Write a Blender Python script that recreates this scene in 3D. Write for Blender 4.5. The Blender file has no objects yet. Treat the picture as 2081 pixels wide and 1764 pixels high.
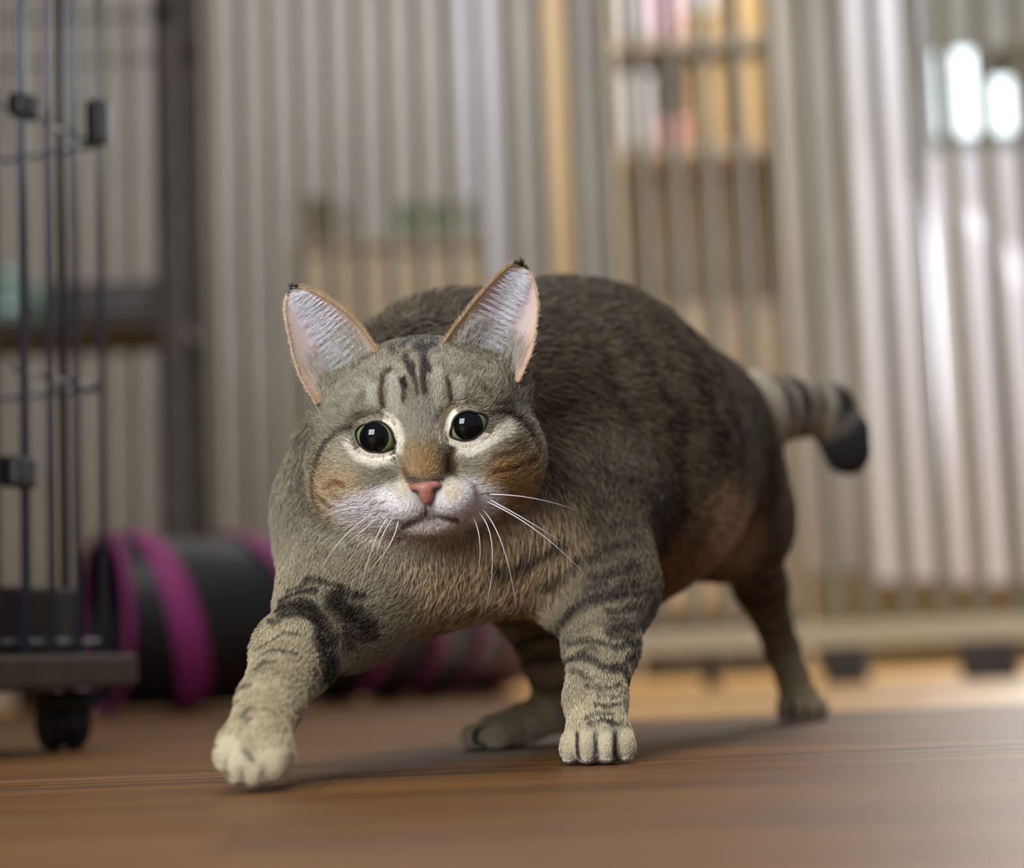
import bpy, bmesh, math, random
import numpy as np
from mathutils import Vector, Matrix

random.seed(7)
rng = np.random.default_rng(7)
SC = bpy.context.scene
COL = SC.collection
CM = 0.01

# ------------------------------------------------------------------ camera
FPX = 3900.0                      # focal length in pixels of the 2081 x 1764 frame
CAM = np.array([0.0, 0.0, 4.5])   # centimetres
PITCH = math.radians(6.87)
ROLL = math.radians(2.2)
_F = np.array([0, math.cos(PITCH), math.sin(PITCH)])
_U0 = np.array([0, -math.sin(PITCH), math.cos(PITCH)])
_R0 = np.array([1.0, 0, 0])
_R = _R0 * math.cos(ROLL) - _U0 * math.sin(ROLL)
_U = _U0 * math.cos(ROLL) + _R0 * math.sin(ROLL)

def P(u, v, y):
    """world point (cm) seen at photo pixel u, v at depth y (cm)"""
    d = _F + _R * ((u - 1040.5) / FPX) - _U * ((v - 882.0) / FPX)
    return CAM + d * (y / d[1])

cam_data = bpy.data.cameras.new('camera')
cam = bpy.data.objects.new('camera', cam_data)
COL.objects.link(cam)
cam.matrix_world = Matrix(((_R[0], _U[0], -_F[0], CAM[0] * CM), (_R[1], _U[1], -_F[1], CAM[1] * CM),
                           (_R[2], _U[2], -_F[2], CAM[2] * CM), (0, 0, 0, 1)))
cam_data.sensor_width = 36.0
cam_data.lens = 36.0 * FPX / 2081.0
cam_data.clip_start = 0.01
cam_data.dof.use_dof = True
cam_data.dof.focus_distance = 0.855
cam_data.dof.aperture_fstop = 4.3
SC.camera = cam

SC.view_settings.view_transform = 'Standard'
SC.view_settings.look = 'None'
SC.view_settings.gamma = 1.0
SC.view_settings.use_curve_mapping = False
SC.view_settings.exposure = 0.22

# ------------------------------------------------------------------ light
W = bpy.data.worlds.new('world')
SC.world = W
W.use_nodes = True
W.node_tree.nodes['Background'].inputs[0].default_value = (0.80, 0.86, 1.0, 1)
W.node_tree.nodes['Background'].inputs[1].default_value = 0.28

def area(name, loc, target, sx, sy, power, color):
    l = bpy.data.lights.new(name, 'AREA')
    l.shape = 'RECTANGLE'; l.size = sx; l.size_y = sy; l.energy = power; l.color = color
    o = bpy.data.objects.new(name, l)
    COL.objects.link(o)
    o.location = loc
    o.rotation_euler = (Vector(target) - Vector(loc)).to_track_quat('-Z', 'Y').to_euler()
    return o

area('window_light_front', (-0.66, -0.5, 0.68), (-.05, 0.9, 0.12), 0.75, 0.75, 29, (0.90, 0.95, 1.0))
area('ceiling_light', (0.1, 1.2, 2.35), (0.05, 1.0, 0), 0.5, 0.5, 28, (1.0, 0.95, 0.88))
area('back_room_fill', (0.45, 4.3, 2.4), (0.45, 4.6, 0), 2.8, 0.5, 44, (1.0, 0.97, 0.93))  # unseen added lamp, brightens the wall and shelves behind the fence
area('window_light_back', (1.75, 4.9, 1.25), (0.6, 1.0, 0.2), 1.2, 1.3, 76, (1.0, 0.97, 0.92))

# ------------------------------------------------------------------ helpers
def norm(v):
    return v / (np.linalg.norm(v, axis=-1, keepdims=True) + 1e-9)

def lin(c):
    c = np.asarray(c, dtype=np.float64) / 255.0
    return np.where(c <= 0.04045, c / 12.92, ((c + 0.055) / 1.055) ** 2.4)

def l4(c):
    a = lin(c)
    return (float(a[0]), float(a[1]), float(a[2]), 1.0)

def new_mat(name, rough=0.6, spec=0.4, metal=0.0):
    m = bpy.data.materials.new(name)
    m.use_nodes = True
    b = m.node_tree.nodes['Principled BSDF']
    b.inputs['Roughness'].default_value = rough
    b.inputs['Specular IOR Level'].default_value = spec
    b.inputs['Metallic'].default_value = metal
    return m, m.node_tree, b

def noise_mat(name, c1, c2, scale=(1, 1, 1), nscale=6.0, rough=0.6, spec=0.4, detail=4.0, bump=0.0, metal=0.0, coord='Object', rand=0.0):
    """two-colour procedural material stretched by scale"""
    m, nt, b = new_mat(name, rough, spec, metal)
    N, L = nt.nodes, nt.links
    tc = N.new('ShaderNodeTexCoord'); mp = N.new('ShaderNodeMapping')
    mp.inputs['Scale'].default_value = scale
    L.new(tc.outputs[coord], mp.inputs['Vector'])
    nz = N.new('ShaderNodeTexNoise')
    nz.inputs['Scale'].default_value = nscale; nz.inputs['Detail'].default_value = detail
    L.new(mp.outputs[0], nz.inputs['Vector'])
    cr = N.new('ShaderNodeValToRGB')
    cr.color_ramp.elements[0].position = 0.32; cr.color_ramp.elements[0].color = l4(c1)
    cr.color_ramp.elements[1].position = 0.68; cr.color_ramp.elements[1].color = l4(c2)
    L.new(nz.outputs['Fac'], cr.inputs['Fac'])
    out = cr.outputs['Color']
    if rand:
        oi = N.new('ShaderNodeObjectInfo')
        mr = N.new('ShaderNodeMapRange')
        mr.inputs['To Min'].default_value = 1 - rand; mr.inputs['To Max'].default_value = 1 + rand
        L.new(oi.outputs['Random'], mr.inputs['Value'])
        hsv = N.new('ShaderNodeHueSaturation')
        L.new(mr.outputs[0], hsv.inputs['Value']); L.new(out, hsv.inputs['Color'])
        out = hsv.outputs['Color']
        ad = N.new('ShaderNodeVectorMath'); ad.operation = 'ADD'
        L.new(oi.outputs['Random'], ad.inputs[1]); L.new(tc.outputs[coord], ad.inputs[0])
        L.new(ad.outputs[0], mp.inputs['Vector'])
    L.new(out, b.inputs['Base Color'])
    if bump:
        bp = N.new('ShaderNodeBump'); bp.inputs['Strength'].default_value = bump; bp.inputs['Distance'].default_value = 0.002
        L.new(nz.outputs['Fac'], bp.inputs['Height']); L.new(bp.outputs[0], b.inputs['Normal'])
    return m

def attr_mat(name, rough=0.7, spec=0.25, attr='col'):
    m, nt, b = new_mat(name, rough, spec)
    a = nt.nodes.new('ShaderNodeAttribute'); a.attribute_name = attr
    nt.links.new(a.outputs['Color'], b.inputs['Base Color'])
    return m

def link(o, parent=None):
    COL.objects.link(o)
    if parent is not None:
        o.parent = parent
    return o

def mesh_obj(name, verts, faces, mat, parent=None, smooth=False, colors=None):
    """verts in centimetres, world (or parent) space"""
    me = bpy.data.meshes.new(name)
    v = np.asarray(verts, dtype=np.float64) * CM
    me.from_pydata(v.tolist(), [], [list(map(int, f)) for f in faces])
    if mat: me.materials.append(mat)
    if smooth: me.polygons.foreach_set('use_smooth', [True] * len(me.polygons))
    if colors is not None:
        a = me.attributes.new('col', 'FLOAT_COLOR', 'POINT')
        c = np.ones((len(v), 4), dtype=np.float32); c[:, :3] = colors
        a.data.foreach_set('color', c.ravel())
    me.update()
    return link(bpy.data.objects.new(name, me), parent)

def bm_obj(name, bm, mat, parent=None, smooth=False):
    me = bpy.data.meshes.new(name)
    bmesh.ops.scale(bm, vec=(CM, CM, CM), verts=bm.verts)
    bm.to_mesh(me); bm.free()
    if mat: me.materials.append(mat)
    if smooth: me.polygons.foreach_set('use_smooth', [True] * len(me.polygons))
    return link(bpy.data.objects.new(name, me), parent)

def empty(name, loc, rz=0.0, parent=None):
    o = bpy.data.objects.new(name, None)
    o.empty_display_size = 0.05
    link(o, parent)
    o.location = [c * CM for c in loc]
    o.rotation_euler = (0, 0, rz)
    return o

def tag(o, label=None, cat=None, group=None, kind=None):
    if label: o['label'] = label
    if cat: o['category'] = cat
    if group: o['group'] = group
    if kind: o['kind'] = kind
    return o

def add_box(bm, c, s, bevel=0.0, rot=None):
    r = bmesh.ops.create_cube(bm, size=1.0)
    vs = r['verts']
    M = Matrix.Translation(Vector(c)) @ (rot.to_4x4() if rot else Matrix.Identity(4)) @ Matrix.Diagonal((*s, 1))
    bmesh.ops.transform(bm, matrix=M, verts=vs)
    if bevel:
        es = list({e for v in vs for e in v.link_edges})
        bmesh.ops.bevel(bm, geom=es, offset=bevel, segments=2, affect='EDGES', profile=0.6)

def box(name, c, s, mat, parent=None, bevel=0.0):
    bm = bmesh.new(); add_box(bm, c, s, bevel)
    return bm_obj(name, bm, mat, parent)

def tube_data(pts, radii, seg=8, closed=False):
    """swept tube along pts (cm)"""
    pts = [np.asarray(p, float) for p in pts]
    n = len(pts)
    if np.isscalar(radii): radii = [radii] * n
    vs, fs = [], []
    prev = None
    for i in range(n):
        a = pts[i - 1] if (i > 0 or closed) else pts[0]
        b = pts[(i + 1) % n] if (i < n - 1 or closed) else pts[-1]
        t = b - a; t /= (np.linalg.norm(t) + 1e-9)
        if prev is None:
            ref = np.array([0, 0, 1.0]) if abs(t[2]) < 0.9 else np.array([1.0, 0, 0])
            nx = np.cross(t, ref)
        else:
            nx = prev - t * np.dot(prev, t)
        nx /= (np.linalg.norm(nx) + 1e-9); prev = nx
        ny = np.cross(t, nx)
        for k in range(seg):
            an = 2 * math.pi * k / seg
            vs.append(pts[i] + radii[i] * (nx * math.cos(an) + ny * math.sin(an)))
    m = n if closed else n - 1
    for i in range(m):
        for k in range(seg):
            j = (i + 1) % n
            fs.append((i * seg + k, i * seg + (k + 1) % seg, j * seg + (k + 1) % seg, j * seg + k))
    if not closed:
        fs.append(tuple(range(seg - 1, -1, -1)))
        fs.append(tuple((n - 1) * seg + k for k in range(seg)))
    return vs, fs

def tube(name, pts, radii, mat, parent=None, seg=8, closed=False):
    v, f = tube_data(pts, radii, seg, closed)
    return mesh_obj(name, v, f, mat, parent, smooth=True)

def merge(parts):
    vs, fs = [], []
    for v, f in parts:
        o = len(vs); vs += list(v); fs += [tuple(i + o for i in q) for q in f]
    return vs, fs

# ------------------------------------------------------------------ floor
def plank_material():
    m, nt, b = new_mat('brown_wood_plank', 0.5, 0.2)
    N, L = nt.nodes, nt.links
    tc = N.new('ShaderNodeTexCoord'); oi = N.new('ShaderNodeObjectInfo')
    ad = N.new('ShaderNodeVectorMath'); ad.operation = 'MULTIPLY_ADD'
    ad.inputs[1].default_value = (1, 1, 1)
    cmb = N.new('ShaderNodeCombineXYZ')
    for k in range(3): L.new(oi.outputs['Random'], cmb.inputs[k])
    sc = N.new('ShaderNodeVectorMath'); sc.operation = 'SCALE'; sc.inputs['Scale'].default_value = 9.0
    L.new(cmb.outputs[0], sc.inputs[0])
    L.new(tc.outputs['Object'], ad.inputs[0]); L.new(sc.outputs[0], ad.inputs[2])
    mp = N.new('ShaderNodeMapping'); mp.inputs['Scale'].default_value = (2.2, 46, 1)
    L.new(ad.outputs[0], mp.inputs['Vector'])
    n1 = N.new('ShaderNodeTexNoise'); n1.inputs['Scale'].default_value = 1.6; n1.inputs['Detail'].default_value = 6; n1.inputs['Distortion'].default_value = 0.4
    L.new(mp.outputs[0], n1.inputs['Vector'])
    cr = N.new('ShaderNodeValToRGB')
    e = cr.color_ramp.elements
    e[0].position = 0.28; e[0].color = l4((62, 38, 14))
    e[1].position = 0.74; e[1].color = l4((132, 89, 40))
    x = e.new(0.5); x.color = l4((100, 64, 26))
    L.new(n1.outputs['Fac'], cr.inputs['Fac'])
    mp2 = N.new('ShaderNodeMapping'); mp2.inputs['Scale'].default_value = (5, 230, 1)
    L.new(ad.outputs[0], mp2.inputs['Vector'])
    n2 = N.new('ShaderNodeTexNoise'); n2.inputs['Scale'].default_value = 2.0; n2.inputs['Detail'].default_value = 3
    L.new(mp2.outputs[0], n2.inputs['Vector'])
    r2 = N.new('ShaderNodeMapRange'); r2.inputs['From Min'].default_value = 0.35; r2.inputs['From Max'].default_value = 0.7
    r2.inputs['To Min'].default_value = 0.62; r2.inputs['To Max'].default_value = 1.2
    L.new(n2.outputs['Fac'], r2.inputs['Value'])
    hs = N.new('ShaderNodeHueSaturation')
    mr = N.new('ShaderNodeMapRange'); mr.inputs['To Min'].default_value = 0.86; mr.inputs['To Max'].default_value = 1.1
    L.new(oi.outputs['Random'], mr.inputs['Value'])
    mu = N.new('ShaderNodeMath'); mu.operation = 'MULTIPLY'
    L.new(mr.outputs[0], mu.inputs[0]); L.new(r2.outputs[0], mu.inputs[1])
    L.new(mu.outputs[0], hs.inputs['Value']); L.new(cr.outputs['Color'], hs.inputs['Color'])
    L.new(hs.outputs[0], b.inputs['Base Color'])
    rr = N.new('ShaderNodeMapRange'); rr.inputs['To Min'].default_value = 0.42; rr.inputs['To Max'].default_value = 0.56
    L.new(n2.outputs['Fac'], rr.inputs['Value']); L.new(rr.outputs[0], b.inputs['Roughness'])
    bp = N.new('ShaderNodeBump'); bp.inputs['Strength'].default_value = 0.35; bp.inputs['Distance'].default_value = 0.0006
    L.new(n2.outputs['Fac'], bp.inputs['Height']); L.new(bp.outputs[0], b.inputs['Normal'])
    return m

M_PLANK = plank_material()
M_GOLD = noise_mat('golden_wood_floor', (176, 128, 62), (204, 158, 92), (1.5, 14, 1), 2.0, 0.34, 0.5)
FLOOR_Z = -0.35
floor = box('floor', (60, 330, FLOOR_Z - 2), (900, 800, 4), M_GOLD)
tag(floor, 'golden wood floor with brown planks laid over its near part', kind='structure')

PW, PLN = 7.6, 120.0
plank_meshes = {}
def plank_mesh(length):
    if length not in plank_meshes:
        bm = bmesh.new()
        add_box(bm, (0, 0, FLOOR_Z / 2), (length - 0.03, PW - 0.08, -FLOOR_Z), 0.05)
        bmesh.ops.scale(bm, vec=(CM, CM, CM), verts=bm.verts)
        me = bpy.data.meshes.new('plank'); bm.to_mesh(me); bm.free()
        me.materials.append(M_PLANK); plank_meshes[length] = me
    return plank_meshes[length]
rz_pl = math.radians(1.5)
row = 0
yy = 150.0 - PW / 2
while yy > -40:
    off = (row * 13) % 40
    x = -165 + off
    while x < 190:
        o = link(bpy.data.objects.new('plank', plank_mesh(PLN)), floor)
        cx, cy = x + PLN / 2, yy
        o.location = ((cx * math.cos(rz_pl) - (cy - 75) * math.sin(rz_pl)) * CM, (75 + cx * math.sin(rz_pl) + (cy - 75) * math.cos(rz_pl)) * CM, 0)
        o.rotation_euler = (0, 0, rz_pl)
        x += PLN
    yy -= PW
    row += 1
yy = 150.0 + PW / 2  # far left planks put the shade beside the tunnel into the floor colour
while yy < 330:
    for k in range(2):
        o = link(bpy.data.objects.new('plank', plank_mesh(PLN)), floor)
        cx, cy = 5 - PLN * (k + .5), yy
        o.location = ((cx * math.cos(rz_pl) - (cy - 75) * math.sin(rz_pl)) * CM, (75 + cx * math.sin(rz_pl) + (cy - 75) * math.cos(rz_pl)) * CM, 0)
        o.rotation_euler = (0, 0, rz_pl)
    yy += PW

# ------------------------------------------------------------------ walls
M_WALL = noise_mat('grey_wall', (152, 150, 148), (166, 164, 162), (1, 1, 1), 3.0, 0.9, 0.2)
YB = 520.0
wall_back = box('wall_back', (60, YB + 5, 120), (900, 10, 248), M_WALL)
tag(wall_back, 'grey plaster back wall behind the slatted fence', kind='structure')
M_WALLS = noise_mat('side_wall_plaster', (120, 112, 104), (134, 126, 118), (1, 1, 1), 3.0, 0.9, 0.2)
wall_left = box('wall_left', (-190, 230, 120), (10, 570, 248), M_WALLS)
tag(wall_left, 'dim plaster side wall at the cage side', kind='structure')


# ------------------------------------------------------------------ slatted fence
M_SLAT = noise_mat('weathered_slat_wood', (120, 113, 94), (140, 132, 112), (26, 26, 1.2), 2.0, 0.6, 0.35, rand=0.06)
M_RAIL = noise_mat('fence_rail_wood', (188, 174, 146), (204, 192, 166), (1.2, 26, 26), 2.0, 0.6, 0.35)
M_FOOT_SHADE = noise_mat('dark_foot_and_shade', (44, 30, 20), (60, 42, 28), (4, 4, 4), 3.0, 0.5, 0.4)
GA = -math.radians(18.3)
GC = np.array([0.0, 330.0])
gate = empty('slatted_fence', (GC[0], GC[1], FLOOR_Z), GA)
tag(gate, 'tall fence of upright pale wooden slats with open gaps behind the cat', 'fence')
GP, GH = 5.8, 176.0
bm = bmesh.new(); add_box(bm, (0, 0, 0), (2.4, 1.3, GH - 8), 0.15)
bmesh.ops.scale(bm, vec=(CM, CM, CM), verts=bm.verts)
slat_me = bpy.data.meshes.new('slat'); bm.to_mesh(slat_me); bm.free(); slat_me.materials.append(M_SLAT)
NS = 23
for i in range(-NS, NS + 1):
    o = link(bpy.data.objects.new('slat', slat_me), gate)
    o.location = ((i * GP + 1.9) * CM, 0, (6 + GH / 2) * CM)
bm = bmesh.new(); add_box(bm, (1.9, -.1, 7.6), (NS * 2 * GP + 6, 2.4, 3.6), .25); bm_obj('bottom_rail', bm, M_RAIL, gate)
bm = bmesh.new(); add_box(bm, (1.9, 1.4, 8.2), (NS * 2 * GP + 6, 1.4, 3.2), .2); bm_obj('back_rail', bm, M_RAIL, gate)
bm = bmesh.new(); add_box(bm, (1.9, 1.4, GH - 12), (NS * 2 * GP + 6, 1.4, 3.2), .2); bm_obj('back_rail', bm, M_RAIL, gate)
bm = bmesh.new(); add_box(bm, (1.9, -.1, GH), (NS * 2 * GP + 6, 2.4, 3.6), .25); bm_obj('top_rail', bm, M_RAIL, gate)
def gate_x(u):
    """along-fence coordinate of a photo column"""
    k = (u - 1040.5) / FPX
    # x = s cos, y = 330 + s sin ; x = k y
    return k * 330 / (math.cos(GA) - k * math.sin(GA))
for u, w, d, mat, nm in ((1425, 1.6, 3, M_FOOT_SHADE, 'foot_shade_block'), (1695, 7.0, 5, M_FOOT_SHADE, 'foot_shade_block'), (1985, 9.0, 5, M_FOOT_SHADE, 'foot_shade_block'), (560, 7, 5, M_FOOT_SHADE, 'foot_shade_block'), (60, 7, 5, M_FOOT_SHADE, 'foot_shade_block')):  # the two wide right-hand blocks stand in for furniture shade under the rail
    bm = bmesh.new()
    if w < 2:
        r = bmesh.ops.create_cone(bm, cap_ends=True, segments=16, radius1=1.5, radius2=.9, depth=5.9)
        bmesh.ops.translate(bm, vec=(gate_x(u), 0, 2.95), verts=bm.verts)
    else:
        add_box(bm, (gate_x(u), 1.0, 2.95), (w, d, 5.9), .4)
    bm_obj(nm, bm, mat, gate)

# ------------------------------------------------------------------ the room behind the fence
def px_box(name, u0, u1, v0, v1, y, depth, mat, parent=None, bevel=.4, floor_to=False, vx=None):
    """box whose front face fills these photo columns / rows at depth y"""
    um, vm = (u0 + u1) / 2, (v0 + v1) / 2
    vx = vm if vx is None else vx
    x0, x1 = P(u0, vx, y)[0], P(u1, vx, y)[0]
    z1, z0 = P(um, v0, y)[2], P(um, v1, y)[2]
    if floor_to: z0 = FLOOR_Z
    return box(name, ((x0 + x1) / 2, y + depth / 2, (z0 + z1) / 2), (x1 - x0, depth, z1 - z0), mat, parent, bevel)

M_LAV = noise_mat('lavender_white_paint', (186, 188, 204), (198, 200, 214), (1, 1, 1), 3, 0.6, 0.3)
M_OAK = noise_mat('honey_oak', (204, 174, 132), (214, 186, 146), (20, 20, 1.5), 2, 0.5, 0.35)
M_BEIGE = noise_mat('beige_laminate', (196, 182, 156), (210, 196, 172), (14, 14, 1), 2, 0.6, 0.3)
M_TAUPE = noise_mat('taupe_board', (170, 154, 134), (184, 168, 148), (10, 10, 1), 2, 0.6, 0.3)
M_AMBER = noise_mat('amber_card', (200, 166, 112), (212, 180, 128), (3, 3, 3), 3, 0.6, 0.3)
M_PINK = noise_mat('pink_card', (222, 178, 196), (230, 190, 206), (3, 3, 3), 3, 0.6, 0.3)
M_RED = noise_mat('coral_red_card', (212, 140, 134), (222, 154, 148), (3, 3, 3), 3, 0.6, 0.3)
M_WHITE = noise_mat('white_card', (222, 222, 226), (234, 234, 238), (3, 3, 3), 3, 0.6, 0.3)
M_GREEN = noise_mat('dull_green_plastic', (98, 116, 100), (116, 134, 118), (3, 3, 3), 3, 0.6, 0.3)
M_DKBOX = noise_mat('dark_brown_card', (88, 76, 64), (102, 90, 78), (3, 3, 3), 3, 0.7, 0.3)

t1 = px_box('trim_1', 948, 1022, -330, 1300, YB - 4, 4, M_LAV, floor_to=True)
tag(t1, 'pale lavender upright door jamb on the back wall', kind='structure')
t2 = px_box('trim_2', 1102, 1170, -330, 1300, YB - 5, 5, M_OAK, floor_to=True)
tag(t2, 'honey coloured wooden upright on the back wall', kind='structure')

# shelf unit full of boxes
SY = 470.0
shelf = empty('shelf_unit', (P(1400, 1300, SY)[0], SY + 16, FLOOR_Z))
tag(shelf, 'tall beige shelf unit holding boxes behind the fence', 'shelf unit')
so = np.array([shelf.location.x, shelf.location.y, shelf.location.z]) / CM
def sh_box(name, u0, u1, v0, v1, dy, depth, mat, bevel=.2, floor_to=False):
    o = px_box(name, u0, u1, v0, v1, SY + dy, depth, mat, None, bevel, floor_to, 180)
    for v in o.data.vertices: v.co -= Vector(so * CM)
    o.parent = shelf
    return o
sh_box('side_panel', 1236, 1252, -360, 1300, 0, 34, M_BEIGE, .2, True)
sh_box('side_panel', 1572, 1588, -360, 1300, 0, 34, M_BEIGE, .2, True)
sh_box('back_panel', 1252, 1572, -360, 1300, 32, 2, M_BEIGE, .1, True)
for v in (-350, -150, 72, 292, 620):
    sh_box('shelf_board', 1252, 1572, v, v + 22, .5, 31, M_TAUPE)
sh_box('door', 1254, 1398, 645, 1240, 0, 2, M_BEIGE)
sh_box('door', 1402, 1570, 645, 1240, 0, 2, M_TAUPE)
for args, lab, cat_ in (((1266, 1322, -40, 72, 2, 20, M_WHITE), 'white box on the top visible shelf, leftmost behind the fence', 'box'),
                  ((1330, 1392, -60, 72, 2, 20, M_PINK), 'pink box on the shelf behind the fence', 'box'),
                  ((1400, 1462, 20, 72, 2, 20, M_AMBER), 'low amber box under a white carton behind the fence', 'box'),
                  ((1400, 1462, -60, 20, 2, 20, M_WHITE), 'white carton stacked on a low amber box', 'box'),
                  ((1476, 1560, -70, 72, 2, 20, M_AMBER), 'large amber box beside the white carton', 'box'),
                  ((1402, 1468, 130, 292, 2, 20, M_AMBER), 'left one of two tall amber boxes on the lower shelf', 'box'),
                  ((1480, 1546, 120, 290, 2, 20, M_AMBER), 'right one of two tall amber boxes on the lower shelf', 'box'),
                  ((1336, 1396, 240, 292, 2, 16, M_RED), 'small coral red box on the lower shelf', 'box'),
                  ((1262, 1324, 150, 292, 2, 18, M_WHITE), 'white box beside the small coral red box', 'box')):
    u0, u1, v0, v1, dy, dp, mt = args
    bm = bmesh.new()
    um, vm = (u0 + u1) / 2, (v0 + v1) / 2
    y = SY + dy
    x0, x1 = P(u0, 180, y)[0], P(u1, 180, y)[0]; z1, z0 = P(um, v0, y)[2], P(um, v1, y)[2]
    add_box(bm, ((x0 + x1) / 2, y + dp / 2, (z0 + z1) / 2 + .05), (x1 - x0, dp, z1 - z0), .4)
    add_box(bm, ((x0 + x1) / 2, y + dp / 2, z1 - 1.2 + .05), (x1 - x0 + .5, dp + .5, 2.4), .2)
    tag(bm_obj('storage_box', bm, mt), lab, cat_, 'boxes on the shelf unit')

# low cabinet with boxes on the left
LY = 450.0
cab = empty('low_cabinet', (P(770, 1300, LY)[0], LY + 18, FLOOR_Z))
tag(cab, 'low taupe cabinet standing behind the fence at the left', 'cabinet')
so = np.array([cab.location.x, cab.location.y, cab.location.z]) / CM
def cb_box(name, *a, **k):
    global shelf
    o = px_box(name, *a, vx=480, **k)
    for v in o.data.vertices: v.co -= Vector(so * CM)
    o.parent = cab
    return o
cb_box('body', 590, 985, 500, 1270, LY, 40, M_TAUPE, floor_to=True)
cb_box('door', 600, 782, 520, 1240, LY - 1.8, 2, M_BEIGE)
cb_box('door', 790, 975, 520, 1240, LY - 1.8, 2, M_BEIGE)
cb_box('top', 584, 991, 484, 500, LY - 2, 43, M_TAUPE)
def lone(name, u0, u1, v0, v1, y, d, mt, lab, c):
    um, vm = (u0 + u1) / 2, (v0 + v1) / 2
    x0, x1 = P(u0, vm, y)[0], P(u1, vm, y)[0]; z1, z0 = P(um, v0, y)[2], P(um, v1, y)[2]
    bm = bmesh.new()
    add_box(bm, ((x0 + x1) / 2, y + d / 2, (z0 + z1) / 2 + .05), (x1 - x0, d, z1 - z0), .6)
    add_box(bm, ((x0 + x1) / 2, y + d / 2, z1 - .8), (x1 - x0 + .8, d + .8, 1.6), .3)
    return tag(bm_obj(name, bm, mt), lab, c)
lone('storage_tub', 790, 955, 408, 483, LY + 4, 22, M_GREEN, 'dull green tub on the low cabinet', 'tub')
lone('carton', 596, 690, 402, 483, LY + 4, 22, M_DKBOX, 'dark brown carton on the low cabinet', 'box')

# window with sheer curtains on the right
M_FRAME = noise_mat('grey_window_frame', (120, 124, 122), (136, 140, 138), (4, 4, 4), 3, 0.5, 0.4)
def emit_mat(name, col, s):
    m = bpy.data.materials.new(name); m.use_nodes = True
    nt = m.node_tree; nt.nodes.clear()
    o = nt.nodes.new('ShaderNodeOutputMaterial'); e = nt.nodes.new('ShaderNodeEmission')
    e.inputs[0].default_value = l4(col); e.inputs[1].default_value = s
    nt.links.new(e.outputs[0], o.inputs[0])
    return m
M_PANE = emit_mat('daylight_pane', (226, 240, 244), 2.6)
WY = YB - 3
win = px_box('window_1', 1860, 2330, 40, 330, WY, 3, M_FRAME, None, .2)
tag(win, 'daylit window above the white curtains', kind='structure')
for u0, u1, v0, v1 in ((1904, 1986, 104, 272), (2016, 2070, 160, 266), (2116, 2205, 130, 300), (2221, 2310, 130, 300)):
    px_box('window_pane', u0, u1, v0, v1, WY - .6, 1, M_PANE, win, .1)

m, nt, b = new_mat('white_sheer_curtain', 0.85, 0.1)
b.inputs['Base Color'].default_value = l4((206, 210, 222))
M_CURT = m
def curtain(u0, u1, v0, v1, y, lab, mat, pleat=5.5, name='curtain'):
    x0, x1 = P(u0, 300, y)[0], P(u1, 300, y)[0]
    um = (u0 + u1) / 2
    z1, z0 = P(um, v0, y)[2], P(um, v1, y)[2]
    nx, nz = int((x1 - x0) / .6), 14
    vs, fs = [], []
    for layer in (0, 1):
        for j in range(nz + 1):
            t = j / nz
            for i in range(nx + 1):
                x = x0 + (x1 - x0) * i / nx
                a = 1.4 * (0.55 + .45 * (1 - t))
                vs.append((x + .6 * math.sin(x * .9 + 2 * t), y + a * math.sin(2 * math.pi * x / pleat + .6 * math.sin(3 * t)) + layer * .25, z0 + (z1 - z0) * t))
    st = (nx + 1) * (nz + 1)
    for layer in (0, 1):
        for j in range(nz):
            for i in range(nx):
                a = layer * st + j * (nx + 1) + i
                q = (a, a + 1, a + nx + 2, a + nx + 1)
                fs.append(q if not layer else q[::-1])
    o = mesh_obj(name, vs, fs, mat, None, True)
    return tag(o, lab, 'curtain')
curtain(1738, 1888, -330, 1180, YB - 12, 'white full length curtain left of the bright window', M_CURT)
curtain(1890, 2360, 300, 1180, YB - 14, 'white cafe curtain hanging below the bright window panes', M_CURT)
curtain(1896, 2360, -330, 92, YB - 14, 'grey curtain valance above the bright window panes', noise_mat('grey_valance', (128, 132, 128), (142, 146, 142), (3, 3, 3), 3, .9, .1), 7, 'valance')
M_OLIVE = noise_mat('olive_board', (112, 100, 72), (128, 116, 86), (3, 3, 3), 3, 0.8, 0.2)
bb = px_box('baseboard_back', 1600, 2400, 1150, 1300, YB - 3, 3, M_OLIVE, None, .2, True)
tag(bb, 'olive skirting board below the white curtains', kind='structure')

# ------------------------------------------------------------------ wire cage on casters
M_WIRE, _, wbb = new_mat('dark_blue_grey_wire', 0.28, 0.6, 0.0)
wbb.inputs['Base Color'].default_value = l4((46, 50, 62))
M_BLACK = noise_mat('black_plastic', (16, 16, 18), (24, 24, 27), (8, 8, 8), 3, 0.45, 0.4)
M_TRAY = noise_mat('dark_brown_tray', (26, 19, 15), (36, 27, 21), (8, 8, 8), 3, 0.6, 0.25)
M_SLAB = noise_mat('brown_base_board', (50, 33, 22), (64, 44, 30), (3, 20, 8), 2, 0.6, 0.25)
CC0 = P(213, 1340, 131.0)
CXY = np.array([CC0[0], CC0[1]])
ang = math.atan2(.37, -.93)            # direction of face B (recedes to the left)
dB = np.array([math.cos(ang), math.sin(ang)]); dA = np.array([-dB[1], dB[0]])   # face A comes towards the camera
cage = empty('wire_cage', (CXY[0], CXY[1], 0.0))
tag(cage, 'black wire pet cage on casters with a brown base at the left', 'cage')
LA, LB, CH_ = 46.0, 62.0, 96.0
def c3(a, b, z):
    q = dA * a + dB * b
    return np.array([q[0], q[1], z])
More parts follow.
